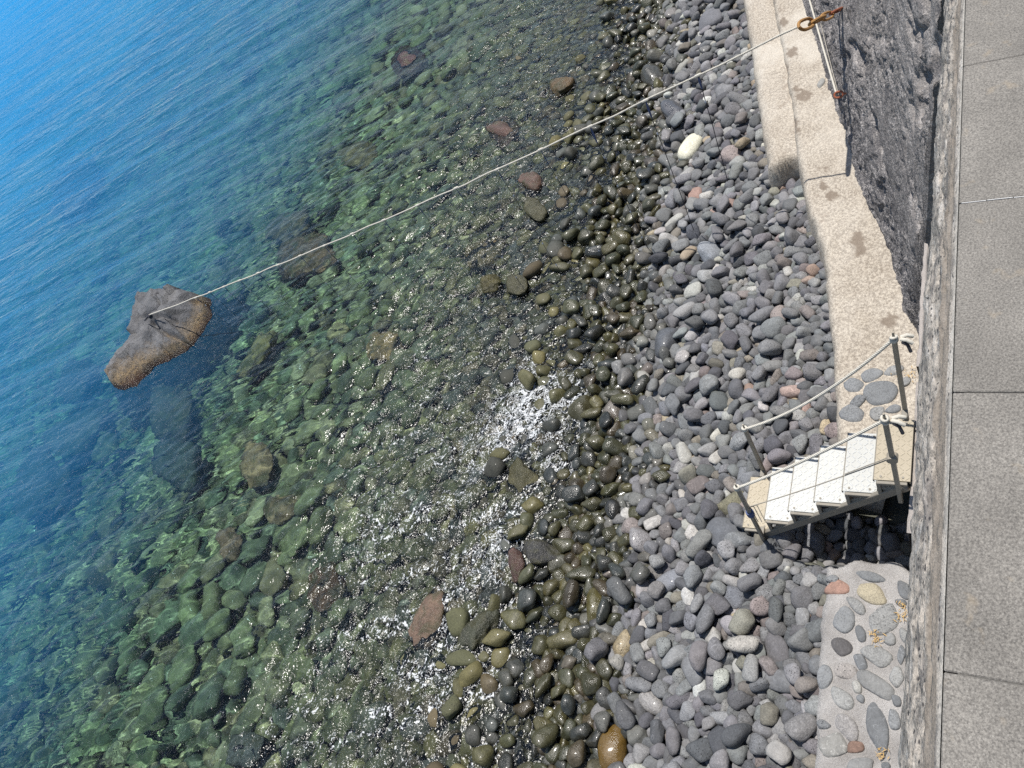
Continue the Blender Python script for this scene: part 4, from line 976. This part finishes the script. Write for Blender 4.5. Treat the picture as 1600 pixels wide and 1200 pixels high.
crack = [np.array([rk_(x_, y_, .8)[:2] for x_, y_ in c_])-cen for c_ in (((535, 480), (600, 540), (690, 560), (770, 600), (830, 630)), ((615, 290), (640, 340), (655, 385), (620, 415), (480, 440)), ((535, 480), (640, 450), (700, 450)), ((540, 620), (570, 700)))]
def rock_z(a, s):
    q = np.stack([a-cen[0], s-cen[1]], -1); sh_ = q.shape[:-1]; q = q.reshape(-1, 2); r_ = rock_base(q)
    for ci, c_ in enumerate(crack):
        d = np.full(len(q), 9.0)
        for u, v in zip(c_, c_[1:]):
            t_p = np.clip(((q-u)@(v-u))/((v-u)@(v-u)), 0, 1); d = np.minimum(d, np.linalg.norm(q-u-t_p[:, None]*(v-u), axis=1))
        w_ = .055 if ci == 0 else .036
        r_ -= (.20 if ci == 0 else .12)*np.exp(-(d/w_)**2)
    low = np.clip((.62-r_)/.5, 0, 1)
    A1, S1 = q[:, 0]+30, q[:, 1]+30
    facet = np.abs(fbm(A1*1.3, S1*1.3, 0, 3, 61))
    gq = np.random.default_rng(12); sd_s = gq.uniform(X.min(0)-.3, X.max(0)+.3, (34, 2)); tl = gq.normal(0, .20, (34, 2)); of = gq.normal(0, .035, 34)
    wq = q+.12*np.stack([fbm(A1*2.1, S1*2.1, 0, 3, 71), fbm(A1*2.1, S1*2.1, 0, 3, 72)], 1)
    cid = ((wq[:, None]-sd_s[None])**2).sum(2).argmin(1); r_ = r_+((q-sd_s[cid])*tl[cid]).sum(1)+of[cid]
    v1 = np.abs(fbm(A1*.75+A1*0+S1*.3, S1*.75-A1*.3, 0, 2, 91)); r_ = r_+.20*v1+.10*facet-.07+.06*fbm(A1*3, S1*3, 0, 4, 63)+low*(.07*fbm(A1*7, S1*7, 0, 3, 67)+.05*fbm(A1*16, S1*16, 0, 3, 69))
    return r_.reshape(sh_)
lo_, hi_ = X.min(0)+cen-1.2, X.max(0)+cen+1.2
me = grid_mesh('emerging_rock', np.arange(lo_[0], hi_[0], .026), np.arange(lo_[1], hi_[1], .026), lambda a, s: np.maximum(rock_z(a, s), -2.2))
m = NT('rock_big'); p = m.pos(); z = m.sep(p)[2]; n1 = m.noise(p, 2.2, 5, .6); n2 = m.noise(p, 14, 4, .7); n3 = m.noise(p, 45, 3, .75)
c = m.mix(m.ramp(n1, [(.3, 0), (.7, 1)]), (.105, .104, .108), (.235, .232, .232)); c = m.mix(1, c, m.ramp(n2, [(.3, .8), (.7, 1.12)]), 'MULTIPLY')
zz_ = m.math('ADD', z, m.math('MULTIPLY_ADD', n1, .35, m.math('MULTIPLY', n2, .45)))
crust = m.ramp(zz_, [(.62, 1), (.82, 0)]); crust_c = m.mix(m.ramp(n3, [(.42, 0), (.56, 1)]), (.05, .032, .016), (.36, .26, .14))
c = m.mix(m.math('MULTIPLY', crust, m.ramp(n2, [(.34, .35), (.52, 1)])), c, crust_c)
c = m.mix(m.ramp(m.math('ADD', z, m.math('MULTIPLY', n2, .25)), [(.16, 1), (.34, 0)]), c, m.mix(n3, (.022, .011, .009), (.095, .05, .03)))
wetr = m.ramp(z, [(.10, .25), (.35, .85)])
M_ROCK = m.done(m.pbsdf(Base_Color=c, Roughness=wetr, Normal=m.bump(m.math('ADD', m.math('MULTIPLY', n3, .7), n2), 1.0, .05)))
rock = obj('emerging_rock', me, M_ROCK); tag(rock, 'big grey ochre crusted rock rising from the sea where the rope ends', 'rock')

# ------------------------------------------------------------------ single boulders
def boulder_mat():
    m = NT('boulder'); p = m.pos(); info = m.n('ObjectInfo'); colr, wv = info.outputs['Color'], info.outputs['Alpha']
    n1 = m.noise(p, 5, 5, .65); n2 = m.noise(p, 26, 4, .7); n3 = m.noise(p, 80, 2, .7)
    c = m.mix(1, colr, m.ramp(n1, [(.3, .55), (.55, 1.0), (.75, 1.55)]), 'MULTIPLY')
    c = m.mix(m.ramp(n2, [(.56, 0), (.72, .6)]), c, m.mix(1, colr, (2.0, 1.9, 1.7), 'MULTIPLY'))
    c = m.mix(m.ramp(m.noise(p, 3.2, 4, .65, .6), [(.48, 0), (.60, .75)]), c, (.062, .058, .026))
    c = m.mix(m.ramp(m.voro(p, 34), [(.10, .7), (.18, 0)]), c, (.34, .30, .24))
    c = m.mix(m.ramp(n2, [(.30, .75), (.42, 0)]), c, m.mix(1, colr, (.35, .35, .35), 'MULTIPLY'))
    ro = m.math('MULTIPLY_ADD', wv, -.5, .85)
    return m.done(m.pbsdf(Base_Color=c, Roughness=ro, Normal=m.bump(m.math('ADD', n2, m.math('MULTIPLY', n3, .5)), .8, .03)))
M_BLD = boulder_mat()
for i, bd in enumerate(BOULD):
    dryb = bd[7] == 'dry'
    v = pebble(500+i, 4, 14 if dryb else 9+i % 5, 6.0 if dryb else 9, .02 if dryb else .05, .84 if dryb else .74, 1.08)
    if 'cream' in bd[8]: v = ICO[4][0]/(np.abs(ICO[4][0])**2.7).sum(1)[:, None]**(1/2.7); v = v*(1-.10*v[:, :1])*np.array([1.0, 1.0, .95])
    if not dryb:
        v = v*(1+.22*fbm(v[:, 0]*2.2+9, v[:, 1]*2.2+v[:, 2]*1.7+i*3.1+9, 0, 4, 70+i))[:, None]
    nm = 'cobble' if dryb else 'boulder'
    me = mesh_np(nm, v, ICO[4][1]); me.materials.append(M_STONE_OBJ if dryb else M_BLD)
    o = bpy.data.objects.new(nm, me); COL.objects.link(o)
    gg = np.random.default_rng(i); p = Vector((bx[i], by[i], bz[i]))
    o.matrix_world = Matrix.Translation(p) @ Matrix.Rotation(byaw[i], 4, 'Z') @ Matrix.Rotation(gg.normal(0, .1), 4, 'X') @ Matrix.Diagonal((*bax[i], 1))
    wt = float(wetness(np.array([bx[i]]), np.array([by[i]]), np.random.default_rng(3))[0])
    kb = 1.0 if dryb or bd[7] > -.08 else 1.5
    o.color = (*[q*k3 for q, k3 in zip(bd[6], (2.3, 1.8, 1.5) if kb > 1 else (1, 1, 1))], wt if dryb else (1.0 if bd[7] > -.08 else .2))
    tag(o, bd[8], 'boulder' if not dryb else 'cobble', 'cobbles on the beach' if dryb else 'boulders in the shallows')

# ------------------------------------------------------------------ labels of the single cobbles: what sets each apart
LM_BEACH = [((1175, 800), 'by the foot of the metal stairs'), ((1300, 830), 'in the shadow beneath the metal stairs'), ((1235, 700), 'beside the middle of the metal stairs'), ((1250, 600), 'between far handrail and concrete ledge'), ((1160, 640), 'under the lower end of the far handrail'),
 ((1262, 900), 'at the top corner of the cobbled ledge'), ((1255, 1000), 'against the middle of the cobbled ledge'), ((1250, 1130), 'against the lower part of the cobbled ledge'), ((1180, 1180), 'at the bottom edge left of the cobbled ledge'), ((1090, 1180), 'at the bottom edge in the dry band'),
 ((1150, 1080), 'in the lower right of the dry band'), ((1060, 1080), 'in the lower left of the dry band'), ((1170, 960), 'between the stairs and the cobbled ledge'), ((1080, 960), 'on dry cobbles left of the cobbled ledge'), ((1010, 1010), 'next to the tan pitted cobble'),
 ((990, 900), 'below the pale pear shaped cobble'), ((1070, 850), 'left of the stair foot'), ((1010, 760), 'at the dry edge level with the stairs'), ((1090, 740), 'a little left of the lower stair posts'), ((1050, 640), 'in the dry band level with the stair top'),
 ((1120, 560), 'right of the dark angular proud cobble'), ((1200, 500), 'near the ledge above the stairs'), ((1050, 470), 'above the dark angular proud cobble'), ((1230, 400), 'beside the middle of the concrete ledge'), ((1120, 400), 'beside the large blue grey cobble'),
 ((930, 1150), 'beside the big wet orange brown cobble'), ((880, 1130), 'in the wet band at the bottom edge'), ((920, 1040), 'in the lower wet band'), ((870, 1010), 'by the foam at lower middle'), ((930, 950), 'beside the tall olive ridged cobble'),
 ((890, 880), 'right of the dark foam line stone'), ((950, 830), 'left of the pale pear shaped cobble'), ((900, 760), 'right of the foam ringed slab'), ((960, 720), 'in the wet band level with the stairs'), ((890, 680), 'by the foam above the flat slab'),
 ((970, 620), 'beside the pale veined wet cobble'), ((910, 590), 'in the upper foam fringe'), ((930, 500), 'in the wet band above the foam'), ((960, 420), 'in the wet band below the upper foam'), ((950, 330), 'in the wet band below the long rope'), ((1060, 300), 'below the cream white cobble')]
LM_SEA = [((60, 1150), 'in the bottom left corner'), ((200, 1150), 'left of the pale grey bottom boulder'), ((330, 1080), 'above the pale grey bottom boulder'), ((470, 1150), 'right of the pale grey bottom boulder'), ((600, 1150), 'in the sparkling water at the bottom edge'), ((720, 1120), 'below the dark olive block'),
 ((60, 1020), 'at the lower left edge'), ((200, 1000), 'in the lower left quarter'), ((330, 950), 'left of the rust red boulder'), ((430, 1000), 'below the rust red boulder'), ((560, 1000), 'right of the rust red boulder'), ((600, 880), 'above the long pinkish boulder'), ((740, 900), 'above the dark olive block'),
 ((60, 880), 'below the big mottled boulder'), ((200, 850), 'left of the holed pinkish stone'), ((420, 860), 'right of the holed pinkish stone'), ((300, 800), 'below the pale topped boulder'), ((480, 740), 'right of the tan pitted boulder'), ((560, 660), 'below the round tan boulder'), ((680, 640), 'in olive shallows left of the foam'), ((700, 760), 'left of the foam ringed slab'),
 ((400, 640), 'above the tan pitted boulder'), ((480, 560), 'left of the round tan boulder'), ((700, 520), 'right of the round tan boulder'), ((620, 440), 'between long rope and round tan boulder'), ((380, 480), 'near the emerging rock'), ((180, 760), 'among the dark boulders at left'), ((600, 300), 'seaward of the long rope')]
PALN = ['grey', 'dark grey', 'light grey', 'charcoal', 'pale', 'purplish brown', 'brownish grey', 'tan', 'pinkish']
szs = {True: np.array([siz[i] for _, i, b in SINGLES if b]), False: np.array([siz[i] for _, i, b in SINGLES if not b])}
qs = {k: np.quantile(v, [.33, .72]) for k, v in szs.items()}
desc = []
for o, i, beach in SINGLES:
    q = 'large' if siz[i] > qs[beach][1] else ('small' if siz[i] < qs[beach][0] else 'medium')
    e = S['ax'][i, 0]/S['ax'][i, 1]; shp = 'round' if e < 1.14 else ('oval' if e < 1.42 else 'long')
    lum = float(np.dot(ct[i], (.3, .59, .11)))
    if beach and wcol[i] < .5: tone = PALN[kt[i]]
    elif beach: tone = 'glossy pale olive' if lum > .068 else ('glossy olive' if lum > .055 else 'glossy dark olive')
    else: tone = 'pale green' if lum > .155 else ('green' if lum > .115 else 'dark green')
    lm = LM_BEACH if beach else LM_SEA
    d = [math.hypot(sx[i]-c[0], sy[i]-c[1]) for c, _ in lm]; k = int(np.argmin(d))
    dx, dy = sx[i]-lm[k][0][0], sy[i]-lm[k][0][1]
    desc.append((o, i, beach, tone, shp, q, lm[k][1], math.degrees(math.atan2(dy, dx)), d[k]))
from collections import Counter, defaultdict
def lab(dsc, lvl, extra=''):
    o, i, beach, tone, shp, q, plc, an, d = dsc
    nm = ('wet cobble' if wcol[i] >= .5 else 'cobble') if beach else 'sunken stone'
    return ' '.join(w_ for w_ in (extra, tone if lvl < 1 else '%s %s' % (shp, tone) if lvl < 2 else '%s %s %s' % (q, shp, tone), nm, plc) if w_)
final = {}
def plc_ok(l): return True
todo = list(range(len(desc)))
for lvl in (1, 2):
    cnt = Counter(lab(desc[k], lvl) for k in todo); nxt = []
    for k in todo:
        l = lab(desc[k], lvl)
        if cnt[l] == 1 and l not in final.values(): final[k] = l
        else: nxt.append(k)
    todo = nxt
grp = defaultdict(list)
for k in todo: grp[lab(desc[k], 2)].append(k)
for l, ks in grp.items():
    order = sorted(ks, key=lambda k: sy[desc[k][1]])
    names = {2: ['upper of two:', 'lower of two:'], 3: ['top of three:', 'middle of three:', 'bottom of three:']}.get(len(ks))
    if len(ks) == 1: final[ks[0]] = l+(' too' if l in final.values() else ''); continue
    if names is None: names = ['highest:']+['%s from top:' % w_ for w_ in ('second', 'third', 'fourth', 'fifth', 'sixth', 'seventh', 'eighth', 'ninth', 'tenth')][:len(ks)-2]+['lowest:']
    for k, nme in zip(order, names): final[k] = nme.replace(':', '')+' '+l
for k, l in final.items():
    ws = l.split()
    if len(ws) > 16: ws = [w_ for w_ in ws if w_ not in ('small', 'medium', 'large')][:16] if plc_ok(l) else ws
    final[k] = ' '.join(ws)
for k, dsc in enumerate(desc):
    tag(dsc[0], final.get(k, lab(dsc, 2)), 'cobble' if dsc[2] else 'stone', 'cobbles on the beach' if dsc[2] else 'stones on the sea bed')
print('label dup', sum(v-1 for v in Counter(final.values()).values()), 'longest', max(len(v.split()) for v in final.values()))

# ------------------------------------------------------------------ camera, sun, sky
cam = bpy.data.objects.new('camera', bpy.data.cameras.new('camera')); COL.objects.link(cam)
cam.matrix_world = Matrix(((C_R[0], C_U[0], -C_F[0], 0), (C_R[1], C_U[1], -C_F[1], 0), (C_R[2], C_U[2], -C_F[2], CAMZ), (0, 0, 0, 1)))
cam.data.sensor_width = 36; cam.data.lens = 27; cam.data.clip_end = 3000; cam.data.clip_start = .05
scn.camera = cam
SUN = Vector((.145, .135, 1)).normalized()
sun = bpy.data.objects.new('sun', bpy.data.lights.new('sun', 'SUN')); COL.objects.link(sun)
sun.data.energy = 4.3; sun.data.angle = R(.53); sun.data.color = (1, .965, .91)
sun.rotation_euler = (-SUN).to_track_quat('-Z', 'Y').to_euler()
w = bpy.data.worlds.new('World'); scn.world = w; w.use_nodes = True; nt = w.node_tree; nt.nodes.clear()
sky = nt.nodes.new('ShaderNodeTexSky'); sky.sky_type = 'NISHITA'; sky.sun_disc = False
sky.sun_elevation = math.asin(SUN.z); sky.sun_rotation = math.atan2(SUN.x, SUN.y); sky.air_density = 1.0; sky.dust_density = .6; sky.ozone_density = 1.5
bg = nt.nodes.new('ShaderNodeBackground'); bg.inputs['Strength'].default_value = .095
wo = nt.nodes.new('ShaderNodeOutputWorld'); nt.links.new(sky.outputs[0], bg.inputs[0]); nt.links.new(bg.outputs[0], wo.inputs[0])
scn.view_settings.view_transform = 'Standard'; scn.view_settings.look = 'None'; scn.view_settings.exposure = EXPO; scn.view_settings.gamma = 1
cy = scn.cycles
cy.max_bounces = 8; cy.diffuse_bounces = 3; cy.glossy_bounces = 3; cy.transmission_bounces = 5; cy.transparent_max_bounces = 8; cy.volume_bounces = 0
cy.caustics_reflective = False; cy.caustics_refractive = True; cy.sample_clamp_indirect = 4.0; cy.sample_clamp_direct = 9.0; cy.blur_glossy = .3
cy.use_denoising = False; cy.use_adaptive_sampling = True; cy.adaptive_threshold = .012
if MNEE:
    water.cycles.is_caustics_caster = True
    for q in scn.objects:
        if q.type == 'MESH' and q is not water: q.cycles.is_caustics_receiver = True
if MNEE: sun.data.cycles.is_caustics_light = True
